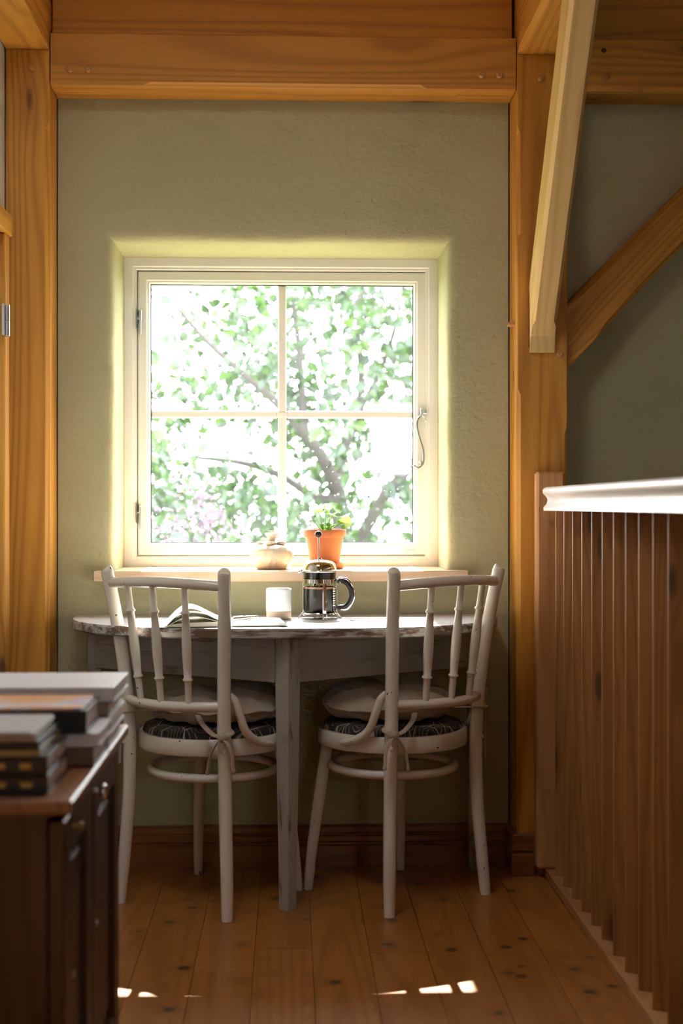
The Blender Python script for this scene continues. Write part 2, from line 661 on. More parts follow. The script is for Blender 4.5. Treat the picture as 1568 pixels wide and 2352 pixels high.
struct(MB().box(-0.92, -0.80, -2.7, 3.0, -0.1, 2.75).box(-0.92, -0.80, 3.96, YW, -0.1, 2.75).box(-0.92, -0.80, 3.0, 3.96, 1.80, 2.75).box(-0.92, -0.875, 3.0, 3.96, -0.1, 1.80).build('wall_left', 'plaster_pale'))
struct(MB().box(2.4, 2.5, -2.7, YW, -2.6, 2.75).build('wall_right', 'plaster'))
mb = MB()
for b in ((-0.92, 0.6, -2.6, 2.75), (1.4, 2.5, -2.6, 2.75), (0.6, 1.4, -2.6, 1.25), (0.6, 1.4, 1.95, 2.75)):
    mb.box(b[0], b[1], -2.8, -2.6, b[2], b[3])
struct(mb.build('wall_rear', 'plaster'))
mb = MB()
for b in ((-0.92, -0.63, -2.8, 4.6), (-0.03, 2.5, -2.8, 4.6), (-0.63, -0.03, -2.8, 2.15), (-0.63, -0.03, 2.75, 4.6)):
    mb.box(b[0], b[1], b[2], b[3], 2.62, 2.75)
struct(mb.build('ceiling', 'timber_Y'))
struct(MB().box(0.85, 2.4, -2.7, YW, -2.6, -2.5).box(-0.92, 0.85, -2.7, YW, -0.32, -0.03).box(0.80, 0.85, -2.7, YW, -2.5, -0.32).build('stairwell_floor', 'lower_floor'))

# floor boards, one by one, running away from the camera
floor = struct(empty('floor', (0, 0, 0)))
BW = 0.135
joints = {}
i = 0
x = 0.054 - 7 * BW
while x < 0.82:
    x1 = min(x + BW, 0.85)
    js = {5: 3.22, 6: None, 7: None, 4: 1.55, 8: 3.34}.get(i, 1.2 + rnd.random() * 0.9) if True else None
    cuts = [-2.6] + ([js] if js else []) + [YW]
    if i == 6:
        cuts = [-2.6, 3.38, YW]
    for a, b in zip(cuts[:-1], cuts[1:]):
        mb = MB().box(max(x, -0.80) + 0.0006, x1 - 0.0006, a + 0.0006, b - 0.0006, -0.03, 0.0)
        mb.build('floor_board', 'floor_pine', floor)
    x += BW
    i += 1

# baseboard with grooved profile, and the plinths round the posts
def base_profile(t0):
    return [(0, 0), (t0, 0), (t0, 0.060), (t0 * 0.7, 0.064), (t0 * 0.7, 0.068), (t0, 0.074), (t0, 0.088), (t0 * 0.75, 0.091), (t0 * 0.75, 0.094), (t0 * 0.9, 0.1), (t0 * 0.85, 0.114), (t0 * 0.6, 0.119), (0, 0.119)]


mb = MB()
pf = base_profile(0.021)
mb.loft([[(xx, YW - d, z) for d, z in pf] for xx in (-0.672, 0.645)])
struct(mb.build('baseboard_front', 'baseboard_pine', smooth=30))


def plinth(name, x0, x1, parent, stop=None):
    mb = MB()
    pf = base_profile(0.018)
    loops = []
    for px_, py_, sx, sy in ((x0, YW - 0.002, -1, 0), (x0, 4.03, -1, -1), (x1, 4.03, 1, -1), (x1, YW - 0.002, 1, 0)):
        loops.append([(px_ + sx * d, py_ + sy * d, z) for d, z in pf])
    if stop:                                            # ends against the newel of the railing
        loops = loops[:2] + [[(stop, 4.03 - d, z) for d, z in pf]]
    mb.loft(loops)
    return mb.build(name, 'baseboard_pine', parent, smooth=30)


# ------------------------------------------------------------------ timber frame
def beam(name, w, h, stations, mat, parent=None, mats=None):
    """square timber along local +X, cross-section w (local Y) x h (local Z); stations = (pos, [chamfer of 4 edges])
    edges: 0 -Y-Z, 1 +Y-Z, 2 +Y+Z, 3 -Y+Z"""
    mb = MB()
    loops = []
    for p, ch in stations:
        c = [max(k, 0.0025) for k in ch]
        a, b = w / 2, h / 2
        loops.append([(p, -a + c[0], -b), (p, a - c[1], -b), (p, a, -b + c[1]), (p, a, b - c[2]), (p, a - c[2], b), (p, -a + c[3], b), (p, -a, b - c[3]), (p, -a, -b + c[0])])
    mb.loft(loops)
    return mb.build(name, mat, parent)


def chamfered(L, segs):
    """segs: list of (edge, start, end, size) -> stations"""
    cuts = {0.0, L}
    for e, a, b, s in segs:
        for q in (a, a + 0.018, b - 0.018, b):
            cuts.add(q)
    st = []
    for q in sorted(cuts):
        ch = [0, 0, 0, 0]
        for e, a, b, s in segs:
            k = max(0.0, min(1.0, (q - a) / 0.018, (b - q) / 0.018))
            ch[e] = max(ch[e], s * k)
        st.append((q, ch))
    return st


def peg(parent, loc, d=(0, -1, 0), L=0.016, r=0.0085, mat='peg_wood'):
    d = Vector(d)
    p = Vector(loc)
    a = [p - d * 0.03, p + d * (L - 0.002), p + d * L]
    o = MB().tube([q - p for q in a], [r, r, r * 0.8], 14).build('peg', mat, parent, smooth=40, loc=p)
    return o


# posts stand with local +X up: build along X then rotate -90 deg about Y
def post(label, x0, x1, top, segs):
    e = empty('timber_post', ((x0 + x1) / 2, (4.03 + YW) / 2, 0), 0, label, 'post')
    b = beam('post_timber', YW - 4.03 - 0.001, x1 - x0, chamfered(top, segs), 'timber_X', e)
    b.rotation_euler = (0, R(-90), 0)                   # local X -> up, local Z -> -X world
    return e


# local Z -> world -X : edge 0 (-Y,-Z) = front right, edge 3 (-Y,+Z) = front left
pl = post('left honey coloured timber post beside the hinged door frame', -0.797, -0.675, 2.335, [(0, 0.30, 2.13, 0.012)])
plinth('post_plinth', -0.797, -0.675, pl).location = -pl.location
pr_ = post('right honey coloured timber post that carries the two braces', 0.648, 0.793, 2.337, [(3, 0.16, 1.385, 0.011), (3, 1.81, 2.13, 0.011), (0, 0.2, 1.275, 0.009)])
plinth('post_plinth', 0.648, 0.793, pr_, 0.6945).location = -pr_.location
MB().tube([(0, -0.001, 0), (0, 0.004, 0)], 0.0035, 10).build('nail', 'steel', pr_, loc=(0.035, -0.0875, 0.03))


def wpeg(e, x, y, z, **k):
    return peg(e, Vector((x, y, z)) - e.location, **k)


wpeg(pl, -0.723, 4.03, 2.283)
wpeg(pr_, 0.716, 4.03, 2.268)
wpeg(pr_, 0.770, 4.03, 1.483)
wpeg(pr_, 0.648, 4.075, 1.574, d=(-1, 0, 0), L=0.022, r=0.007)
wpeg(pr_, 0.793, 4.075, 1.574, d=(1, 0, 0), L=0.018, r=0.007)

# horizontal wall beam between the posts, another on the right, a wide plank above each
e = empty('timber_beam', (-0.671, (4.03 + YW) / 2, 2.31), 0, 'horizontal timber beam right above the window wall, between two posts', 'beam')
beam('beam_timber', YW - 4.031, 0.148, chamfered(1.316, [(0, 0.26, 1.06, 0.012)]), 'timber_X', e)
for xx in (-0.616, -0.565, 0.546, 0.597):
    wpeg(e, xx, 4.031, 2.279 if xx < 0 else 2.276)
for x0, x1 in ((-0.655, -0.515), (0.483, 0.632)):           # let-in tenon covers on the underside
    MB().box(x0, x1, 4.085, 4.115, 2.2345, 2.2375, 0.001).build('tenon_cover', 'timber_X', e).location = -e.location
e2 = empty('timber_beam', (0.797, (4.03 + YW) / 2, 2.31), 0, 'horizontal timber beam above the right hand plaster, right of the tall post', 'beam')
beam('beam_timber', YW - 4.031, 0.148, chamfered(1.60, [(0, 0.20, 1.4, 0.012)]), 'timber_X', e2)
wpeg(e2, 0.900, 4.031, 2.273)
wpeg(e2, 0.897, 4.031, 2.352, L=0.002, r=0.008, mat='cabinet_wood')
MB().box(0.80, 0.905, 4.085, 4.115, 2.2345, 2.2375, 0.001).build('tenon_cover', 'timber_X', e2).location = -e2.location
o = tag(MB().box(-0.672, 0.640, 4.065, YW, 2.386, 2.619, 0.002).build('timber_plank', 'timber_X'), 'wide knotty plank above the long wall beam, at the top of the picture', 'plank')
o = tag(MB().box(0.797, 2.398, 4.065, YW, 2.386, 2.619, 0.002).build('timber_plank', 'timber_X'), 'wide plank at the upper right corner above the short beam', 'plank')


def tie_beam(label, x0, x1, z0, segs):
    e = empty('tie_beam', ((x0 + x1) / 2, YW - 0.002, z0), 0, label, 'beam')
    b = beam('beam_timber', x1 - x0, 0.25, chamfered(6.0, segs), 'timber_X', e)
    b.rotation_euler = (0, 0, R(-90))
    b.location = (0, 0, 0.125)
    return e


# local X -> -Y world, local Y -> +X world : edge 0 (-Y,-Z) = lower left, edge 1 = lower right
tie_beam('pale ceiling beam end on the left post, upper left corner', -0.797, -0.675, 2.336, [(1, 0.3, 5.9, 0.004)])
tie_beam('ceiling beam end on the right post behind the steep brace', 0.648, 0.793, 2.338, [(0, 0.15, 5.9, 0.014)])

# steep brace in front of the right post, rising towards the room
e = empty('steep_brace', (0.718, 4.028, 1.487), 0, 'pale pine brace leaning out from the right post up to the ceiling beam', 'brace')
ang = R(52.5)
d, nn = Vector((0, -math.cos(ang), math.sin(ang))), Vector((0, math.sin(ang), math.cos(ang)))
mb = MB()
loops = []
W2, D = 0.036, 0.105
L = 1.18


def sect(p, c):
    return [p + Vector((-W2 + c, 0, 0)), p + Vector((W2 - c, 0, 0)), p + Vector((W2, 0, 0)) + nn * c, p + Vector((W2, 0, 0)) + nn * D, p + Vector((-W2, 0, 0)) + nn * D, p + Vector((-W2, 0, 0)) + nn * c]


foot = [Vector((s_ * W2, y_, z_)) for s_, y_, z_ in ((-0.95, 0, 0), (0.95, 0, 0), (1, 0, 0.002), (1, 0, 0.17), (-1, 0, 0.17), (-1, 0, 0.002))]
nose = [Vector((s_ * W2, y_, z_)) for s_, y_, z_ in ((-0.95, -0.012, 0.0), (0.95, -0.012, 0.0), (1, -0.012, 0.002), (1, -0.004, 0.18), (-1, -0.004, 0.18), (-1, -0.012, 0.002))]
base = Vector((0, -0.02, 0.045))
loops = [foot, nose, sect(base, 0.002), sect(base + d * 0.03, 0.002), sect(base + d * 0.05, 0.010), sect(base + d * 1.0, 0.010), sect(base + d * 1.03, 0.002)]
mb.loft(loops)
# rotate the local frame so the grain runs along local X
b = mb.build('brace_timber', 'brace_pine', e)
rot = Matrix.Rotation(R(90), 4, 'Z') @ Matrix.Rotation(0, 4, 'X')
fr = Matrix((d, Vector((1, 0, 0)), nn)).transposed().to_4x4()
if fr.determinant() < 0:
    fr = Matrix((d, Vector((-1, 0, 0)), nn)).transposed().to_4x4()
b.data.transform(fr.inverted())
b.matrix_local = fr

# diagonal brace in the plane of the wall, right of the post
e = empty('diagonal_brace', (0.793, 4.12, 1.50), 0, 'diagonal timber brace rising to the right over the plaster', 'brace')
mb = MB()
a = R(44.5)
d, nn = Vector((math.cos(a), 0, math.sin(a))), Vector((-math.sin(a), 0, math.cos(a)))
loops = []
n = 16
hd = 0.066
y0, y1 = -0.055, 0.040
for i in range(n + 1):
    t = i / n
    s = t * 1.03
    curve = 0.020 * math.sin(PI * min(t * 1.15, 1.0))     # gently arched lower edge
    c = 0.012 if 0.09 < t else 0.002
    c2 = 0.012 if 0.07 < t else 0.002
    p = d * s + Vector((0.0, 0, 0.03))
    lo, hi = -hd + curve, hd + curve * 0.4
    if i == 0:                                         # cut flush with the post
        k = lambda q: p + nn * q - d * ((p + nn * q).x / d.x)
    else:
        k = lambda q: p + nn * q
    Yv = lambda v_, y: Vector((v_.x, y, v_.z))
    loops.append([Yv(k(lo), y0 + c), Yv(k(lo), y1), Yv(k(hi), y1), Yv(k(hi), y0 + c2), Yv(k(hi - c2), y0), Yv(k(lo + c), y0)])
mb.loft(loops)
b = mb.build('brace_timber', 'brace_timber', e)
fr = Matrix((d, Vector((0, 1, 0)), nn)).transposed().to_4x4()
b.data.transform(fr.inverted())
b.matrix_local = fr

# ------------------------------------------------------------------ door frame with hinge in the left wall
dr = struct(empty('door_1', (-0.80, 3.5, 0)))
tag(dr, 'pale painted low door in the left wall')
MB().box(-0.045, -0.010, -0.47, 0.415, 0.01, 1.77, 0.002).build('door_leaf', 'door_paint', dr)
MB().box(-0.07, 0.024, 0.42, 0.485, 0.0, 1.80, 0.004).build('casing', 'timber_Z', dr)
MB().box(-0.07, 0.024, -0.525, -0.46, 0.0, 1.80, 0.004).build('casing', 'timber_Z', dr)
MB().box(-0.07, 0.030, -0.54, 0.495, 1.80, 1.86, 0.004).build('casing_head', 'timber_Y', dr)
hg = MB().tube([(0.030, 0.415, 1.515), (0.030, 0.415, 1.556)], 0.008, 12).tube([(0.030, 0.415, 1.558), (0.030, 0.415, 1.600)], 0.008, 12).box(0.022, 0.026, 0.385, 0.44, 1.515, 1.60).build('hinge', 'steel', dr, smooth=40)

# ------------------------------------------------------------------ the window
win = struct(empty('window_1', (0, 4.43, 0)))
tag(win, 'white painted square casement window with four panes and a pine sill')


def ring_frame(name, x0, x1, z0, z1, prof, mat, parent):
    """mitred frame: prof = (inset from the outer edge, y)"""
    loops = [[(x0 + i, y, z0 + i), (x1 - i, y, z0 + i), (x1 - i, y, z1 - i), (x0 + i, y, z1 - i)] for i, y in prof]
    loops.append(loops[0])
    return MB().loft(loops, True, False, False).build(name, mat, parent)


ring_frame('window_frame', -0.511, 0.463, 0.857, 1.8215, [(0, 0.0), (0.026, 0.0), (0.029, 0.004), (0.035, 0.004), (0.0385, 0.010), (0.0385, 0.022), (0.046, 0.022), (0.046, 0.06), (0.0, 0.06)], 'window_paint', win)
sash = ring_frame('sash', -0.469, 0.4265, 0.8985, 1.780, [(0, 0.010), (0.002, 0.008), (0.026, 0.008), (0.029, 0.013), (0.033, 0.013), (0.0375, 0.020), (0.0375, 0.050), (0.0, 0.050)], 'window_paint', win)
gx0, gx1, gz0, gz1 = -0.4325, 0.390, 0.935, 1.7435
mx, mz = -0.022, 1.338
ring_frame('sash_gasket', gx0 + 0.0005, gx1 - 0.0005, gz0 + 0.0005, gz1 - 0.0005, [(0, 0.024), (0.003, 0.024), (0.003, 0.030), (0, 0.030)], 'gap_dark', sash)
MB().box(mx - 0.0135, mx + 0.0135, 0.028, 0.050, gz0, gz1, 0.004).build('muntin', 'window_paint', win)
for xa, xb in ((gx0, mx - 0.0136), (mx + 0.0136, gx1)):
    MB().box(xa, xb, 0.028, 0.050, mz - 0.012, mz + 0.012, 0.004).build('muntin', 'window_paint', win)
MB().box(mx - 0.016, mx + 0.016, 0.0265, 0.030, mz - 0.008, mz + 0.008, 0.001).build('muntin_joint', 'window_paint', win)
for xa, xb in ((gx0, mx), (mx, gx1)):
    for za, zb in ((gz0, mz), (mz, gz1)):
        MB().box(xa + 0.0006, xb - 0.0006, 0.036, 0.0365, za + 0.0006, zb - 0.0006).build('pane', 'window_glass', win)
for z in (1.632, 1.03):                                 # two pin hinges on the left stile
    h = MB().box(-0.4745, -0.470, -0.004, 0.010, z - 0.032, z + 0.028, 0.001).build('hinge', 'dark_steel', win)
    MB().tube([(-0.461, -0.004, z - 0.05), (-0.461, -0.004, z - 0.005)], [0.003, 0.0035], 10).tube([(-0.461, -0.004, z - 0.005), (-0.461, -0.004, z + 0.02)], 0.005, 10).ball((-0.461, -0.004, z + 0.022), 0.0055, 10).tube([(-0.474, 0.002, z), (-0.461, -0.004, z)], 0.004, 8).build('hinge_pin', 'steel', h, smooth=40)
st = MB().tube([(0.413, -0.004, 1.352), (0.411, -0.010, 1.335), (0.401, -0.008, 1.322), (0.398, -0.006, 1.30), (0.406, -0.006, 1.265), (0.417, -0.006, 1.225), (0.418, -0.006, 1.19), (0.409, -0.006, 1.175), (0.399, -0.008, 1.171), (0.386, -0.010, 1.178)], [0.003] * 10, 10, 5).build('stay_hook', 'dark_steel', win, smooth=60)
MB().box(0.409, 0.418, -0.006, 0.010, 1.330, 1.356, 0.0015).box(0.418, 0.4295, -0.003, 0.004, 1.337, 1.343, 0.001).tube([(0.418, -0.004, 1.335), (0.420, -0.008, 1.325), (0.429, -0.006, 1.315)], 0.0022, 8, 4).ball((0.4085, -0.006, 1.188), 0.005, 10).build('stay_bracket', 'steel', st, smooth=40)
MB().box(0.362, 0.393, 0.0070, 0.0082, 0.912, 0.9165).build('maker_plate', 'steel', sash)

sill = MB().box(-0.563, 0.520, -0.312, -0.266, 0.832, 0.863, 0.002).box(wl + 0.001, wr - 0.001, -0.268, 0.004, 0.832, 0.863, 0.001).build('window_sill', 'sill_pine', win)

# added rear opening, not seen, that lets in fill daylight: frame only, behind the camera
w2 = struct(empty('fill_window', (1.0, -2.7, 1.60)))
ring_frame('window_frame', -0.40, 0.40, -0.35, 0.35, [(0, 0.0), (0.06, 0.0), (0.06, 0.06), (0, 0.06)], 'window_paint', w2)
w3 = struct(empty('window_3', (-0.33, 2.45, 2.68)))
MB().box(-0.30, -0.28, -0.30, 0.30, -0.05, 0.07).box(0.28, 0.30, -0.30, 0.30, -0.05, 0.07).box(-0.28, 0.28, 0.28, 0.30, -0.05, 0.07).box(-0.28, 0.28, -0.30, -0.28, -0.05, 0.07).build('window_frame', 'window_paint', w3)

# ------------------------------------------------------------------ railing of the stairwell
rail = empty('stair_railing', (0.735, 3.0, 0), 0, 'pine stair railing with upright angled slats and a moulded handrail coloured as brightly lit', 'railing')
nw = MB().box(-0.040, 0.040, 0.975, 1.028, 0.03, 1.147, 0.006).build('newel', 'newel_pine', rail)
for z in (1.0, 0.845, 0.59, 0.245):
    MB().tube([(0, 0.01, 0), (0, -0.003, 0)], 0.009, 14).build('peg', 'peg_wood', nw, loc=(-0.008, 0.974, z))
MB().box(-0.012, 0.085, -3.4, 1.02, 0.0, 0.028, 0.003).build('base_rail', 'base_rail_pine', rail)
hp = [(-0.030, 1.038), (-0.030, 1.048), (-0.022, 1.056), (-0.019, 1.066), (-0.021, 1.074), (-0.027, 1.081), (-0.032, 1.086), (-0.033, 1.094), (-0.029, 1.101), (-0.020, 1.104), (0.090, 1.104), (0.099, 1.101), (0.103, 1.094), (0.102, 1.086), (0.096, 1.081), (0.089, 1.066), (0.092, 1.056), (0.100, 1.048), (0.100, 1.038)]
MB().loft([[(x_, y_, z_) for x_, z_ in hp] for y_ in (0.925, -3.4)]).build('handrail', 'handrail_lit_wood', rail, smooth=50)
slat0 = None
sl = MB().box(0, 0.098, 0, 0.020, 0.024, 1.042, 0.0035)
k = 0
yy = 0.915
while yy > -3.2:
    if slat0 is None:
        slat0 = sl.build('slat', 'rail_pine', rail, loc=(0.0, yy, 0))
        slat0.rotation_euler = (0, 0, R(-30))
    else:
        part_copy(slat0, rail, (0.0, yy, 0))
    yy -= 0.117

# ------------------------------------------------------------------ half-oval table against the wall
tab = empty('half_oval_table', (-0.010, 4.13, 0), 0, 'worn white painted half oval side table against the window wall', 'table')
TA, TB, TE = 0.605, 0.485, 2.5


def oval(scale, z, n=72, dz=0.0):
    pts = []
    for i in range(n + 1):
        t = PI * i / n
        c, s = math.cos(t), math.sin(t)
        x_ = math.copysign(abs(c) ** (2 / TE), c) * (TA + scale)
        y_ = -(abs(s) ** (2 / TE)) * (TB + scale)
        pts.append((x_, y_, z))
    return pts


mb = MB()
mb.cur = 1
mb.loft([oval(-0.006, 0.709), oval(0, 0.713), oval(0.0, 0.731), oval(-0.003, 0.736)], True, True, False)
mb.cur = 0
nv = oval(-0.003, 0.736)
mb.add(nv, [tuple(range(len(nv)))])
top = mb.build('table_top', ['table_top_paint', 'table_rim_paint'], tab)
for sx in (-1, 1):                                     # two aprons meet at the front leg
    p0, p1 = Vector((sx * 0.022, -0.412, 0)), Vector((sx * 0.535, -0.055, 0))
    dd = (p1 - p0)
    ap = MB().box(0, dd.length, -0.011, 0.011, 0.590, 0.7085, 0.002).build('apron', 'table_paint_X', tab, loc=p0)
    ap.rotation_euler = (0, 0, math.atan2(dd.y, dd.x))


def tapered_leg(a, b, z1, rot, loc):
    mb = MB()
    mb.loft([[(q * s_ - 0.0, w_ * s_, z_) for q, w_ in ((-1, -1), (1, -1), (1, 1), (-1, 1))] for s_, z_ in ((b * 0.94, 0), (b, 0.006), (a, 0.58), (a, z1))])
    bm = bmesh.new()
    o = mb.build('leg', 'table_paint_Z', tab, loc=loc)
    bm.from_mesh(o.data)
    ed = [e_ for e_ in bm.edges if abs((e_.verts[0].co - e_.verts[1].co).normalized().z) > 0.8]
    bmesh.ops.bevel(bm, geom=ed, offset=0.002, segments=1, affect='EDGES')
    bm.to_mesh(o.data)
    bm.free()
    o.rotation_euler = (0, 0, rot)
    return o


tapered_leg(0.0235, 0.0165, 0.7085, R(45), (0.006, -0.425, 0))
tapered_leg(0.020, 0.016, 0.7085, 0, (-0.545, -0.030, 0))
tapered_leg(0.020, 0.016, 0.7085, 0, (0.545, -0.030, 0))


# ------------------------------------------------------------------ bentwood chairs
def make_chair(loc, rz, label):
    e = empty('bentwood_chair', loc, rz, label, 'chair', 'white bentwood chairs at the half oval table')
    seg = 16
    for s in (-1, 1):
        # rear post and leg: one bent stick
        MB().tube([(s * 0.173, -0.184, 0.0), (s * 0.167, -0.177, 0.10), (s * 0.157, -0.168, 0.26), (s * 0.1535, -0.167, 0.40), (s * 0.1545, -0.171, 0.50), (s * 0.163, -0.183, 0.64), (s * 0.176, -0.200, 0.77), (s * 0.1875, -0.2175, 0.872), (s * 0.188, -0.2182, 0.880), (s * 0.1885, -0.2186, 0.885)], [0.0145, 0.0165, 0.0175, 0.0178, 0.0178, 0.0175, 0.0172, 0.0168, 0.0155, 0.010], seg, 4).build('rear_post', 'chair_paint', e, smooth=50)
        MB().tube([(s * 0.169, 0.158, 0.0), (s * 0.161, 0.149, 0.12), (s * 0.146, 0.133, 0.27), (s * 0.133, 0.120, 0.40), (s * 0.131, 0.118, 0.43)], [0.0125, 0.0150, 0.0165, 0.0170, 0.0165], seg, 4).build('leg', 'chair_paint', e, smooth=50)
        b = MB().tube([(s * 0.163, -0.160, 0.572), (s * 0.174, -0.150, 0.553), (s * 0.181, -0.138, 0.515), (s * 0.186, -0.120, 0.473), (s * 0.196, -0.085, 0.446), (s * 0.205, -0.045, 0.434), (s * 0.206, -0.030, 0.432)], [0.006, 0.0105, 0.011, 0.011, 0.011, 0.0105, 0.007], 12, 4).build('corner_brace', 'chair_paint', e, smooth=50)
        for q in ((0.215, -0.060, 0.437), (0.2165, -0.042, 0.434)):
            MB().ball((s * q[0], q[1], q[2]), 0.0045, 10).build('screw_head', 'chair_paint', b, smooth=60)
        MB().ball((s * 0.160, -0.181, 0.428), 0.008, 12).build('bolt_head', 'chair_paint', e, smooth=60)

    def rail_pts(z, ex, ey, bow, crown, n=16):
        out = []
        for i in range(n + 1):
            u = -1 + 2 * i / n
            out.append((u * ex, ey - bow * (1 - u * u), z + crown * (1 - u * u)))
        return out
    MB().tube(rail_pts(0.848, 0.181, -0.211, 0.058, 0.010), 0.0142, 14).build('top_rail', 'chair_paint', e, smooth=60)
    MB().tube(rail_pts(0.540, 0.153, -0.173, 0.058, 0.0), 0.0130, 14).build('lower_rail', 'chair_paint', e, smooth=60)
    for u in (-0.5, 0.0, 0.5):
        a = Vector((u * 0.154, -0.173 - 0.058 * (1 - u * u), 0.545))
        b = Vector((u * 0.183, -0.211 - 0.058 * (1 - u * u), 0.848 + 0.010 * (1 - u * u)))
        pr = [(0, .0088), (.18, .0092), (.195, .0098), (.205, .0135), (.215, .0135), (.225, .0100), (.30, .0112), (.42, .0128), (.52, .0128), (.64, .0108), (.745, .0090), (.755, .0128), (.765, .0128), (.778, .0090), (.88, .0086), (1, .0088)]
        MB().tube([a.lerp(b, t) for t, r in pr], [r for t, r in pr], 14).build('spindle', 'chair_paint', e, smooth=60)
    # seat ring, upholstered seat, stretcher ring
    MB().lathe([(0.176, 0.408), (0.201, 0.408), (0.204, 0.412), (0.204, 0.446), (0.200, 0.451), (0.178, 0.451)], seg=56, cap0=False, cap1=False).build('seat_ring', 'chair_paint', e, smooth=40)
    MB().lathe([(0.001, 0.418), (0.188, 0.418), (0.1905, 0.455), (0.186, 0.466), (0.16, 0.474), (0.09, 0.479), (0.001, 0.480)], seg=56, cap0=True, cap1=True).build('seat_pad', 'leaf_cloth', e, smooth=60)
    MB().tube([(0.168 * math.cos(2 * PI * k / 48), 0.168 * math.sin(2 * PI * k / 48) - 0.003, 0.347) for k in range(48)], 0.0120, 12, closed=True).build('stretcher_ring', 'chair_paint', e, smooth=180)
    return e


LC, LR = (-0.203, 3.853, 0), R(-32.7)
RC, RR = (0.282, 3.878, 0), R(37.3)
make_chair(LC, LR, 'white bentwood chair on the left, turned to the right, near the stacked books')
make_chair(RC, RR, 'white bentwood chair on the right, turned to the left, near the stair railing')


def cushion(loc, rz, s, label, seed, tilt):
    """tufted round seat cushion with tie bands; s = +1 when the near post is on the local right"""
    e = empty('seat_cushion', (loc[0], loc[1], 0.462), rz, label, 'cushion', 'beige seat cushions on the chairs')
    tufts = [(0, 0.02)] + [(0.105 * math.cos(R(45 + 90 * k)), 0.02 + 0.105 * math.sin(R(45 + 90 * k))) for k in range(4)]
    mb = MB()
    NR, NA = 22, 72
    RX = 0.185

    def pt(u, a, side):
        r = u * RX * (1 + 0.035 * math.cos(4 * a + 0.4) + 0.015 * noise.noise(Vector((math.cos(a) * 2, math.sin(a) * 2, seed))))
        x_, y_ = r * math.cos(a), r * math.sin(a) + 0.015
        prof = max(0.0, 1 - u ** 3.2) ** 0.55
        z = side * 0.042 * prof
        for tx, ty in tufts:
            dd = math.hypot(x_ - tx, y_ - ty)
            z -= side * 0.027 * math.exp(-(dd / 0.030) ** 2) * prof
        edge = max(0, (u - 0.45) / 0.55)
        z += side * 0.009 * edge * math.sin(a * 13 + 2.5 * noise.noise(Vector((math.cos(a) * 2, math.sin(a) * 2, seed + 3)))) * prof ** 0.5
        z += 0.006 * noise.noise(Vector((x_ * 16, y_ * 16, seed + side)))
        z += 0.050 + tilt * y_ + 0.012 * (y_ / RX) ** 2
        if side < 0:
            z = max(z, 0.0215 if u < 0.85 else 0.010)
        return (x_, y_, z)
    loops = []
    for i in range(NR + 1):
        loops.append([pt(max(i / NR, 1e-3), 2 * PI * k / NA, 1) for k in range(NA)])
    for i in range(NR, -1, -1):
        loops.append([pt(max(i / NR, 1e-3), 2 * PI * k / NA, -1) for k in range(NA)])
    mb.loft(loops)
    mb.build('pad', 'beige_cotton', e, smooth=180)
    rim = [pt(0.995, 2 * PI * k / NA, 1) for k in range(NA)]
    MB().tube([(p[0], p[1], p[2] - 0.002) for p in rim], 0.0028, 8, closed=True).build('piping', 'beige_cotton', e, smooth=180)
    for q in tufts:
        zt = 0.050 + 0.020 + tilt * q[1]
        MB().ball((q[0], q[1], zt), 0.008, 10, (1, 1, 0.45)).build('tuft', 'beige_cotton', e, smooth=180)

    def band(pts, r=0.0075, flat=0.30):
        MB().tube(pts, [r] * len(pts), 8, 5, flat).build('tie_band', 'beige_cotton', e, smooth=180)
    px_, py_, zz = s * 0.152, -0.170, 0.0
    # near post: band from the cushion, loop round the post, knot and two tails (z relative to 0.462)
    band([(s * 0.055, -0.150, 0.050), (s * 0.095, -0.186, 0.034), (s * 0.140, -0.199, 0.010), (s * 0.168, -0.190, 0.006), (s * 0.176, -0.168, 0.012), (s * 0.150, -0.148, 0.02)])
    MB().ball((s * 0.166, -0.195, 0.004), 0.0140, 12, (1.1, 0.8, 0.9)).build('knot', 'beige_cotton', e, smooth=180)
    band([(s * 0.168, -0.197, 0.002), (s * 0.184, -0.198, -0.010), (s * 0.196, -0.196, -0.035), (s * 0.200, -0.198, -0.064), (s * 0.204, -0.2, -0.074)], 0.0066, 0.4)
    band([(s * 0.164, -0.199, 0.0), (s * 0.150, -0.203, -0.018), (s * 0.136, -0.204, -0.042), (s * 0.128, -0.204, -0.078), (s * 0.126, -0.204, -0.086)], 0.0066, 0.4)
    for q in ((s * 0.204, -0.2, -0.076), (s * 0.126, -0.204, -0.087)):
        MB().ball(q, 0.006, 10).build('tail_knot', 'beige_cotton', e, smooth=180)
    # far post
    band([(-s * 0.100, -0.130, 0.045), (-s * 0.126, -0.160, 0.046), (-s * 0.150, -0.194, 0.046), (-s * 0.174, -0.186, 0.046), (-s * 0.178, -0.165, 0.046)])
    MB().ball((-s * 0.181, -0.168, 0.046), 0.0100, 12, (0.9, 1, 1)).build('knot', 'beige_cotton', e, smooth=180)
    band([(-s * 0.182, -0.168, 0.045), (-s * 0.190, -0.166, 0.02), (-s * 0.190, -0.166, -0.04), (-s * 0.188, -0.166, -0.10)], 0.0058, 0.5)
    band([(-s * 0.182, -0.168, 0.048), (-s * 0.186, -0.170, 0.07), (-s * 0.185, -0.176, 0.10)], 0.005, 0.5)
    return e


cushion(LC, LR, 1, 'beige tufted cushion tied on the chair left of the table leg', 1.0, 0.05)
cushion(RC, RR, -1, 'beige tufted cushion tied on the chair right of the table leg', 6.0, 0.03)

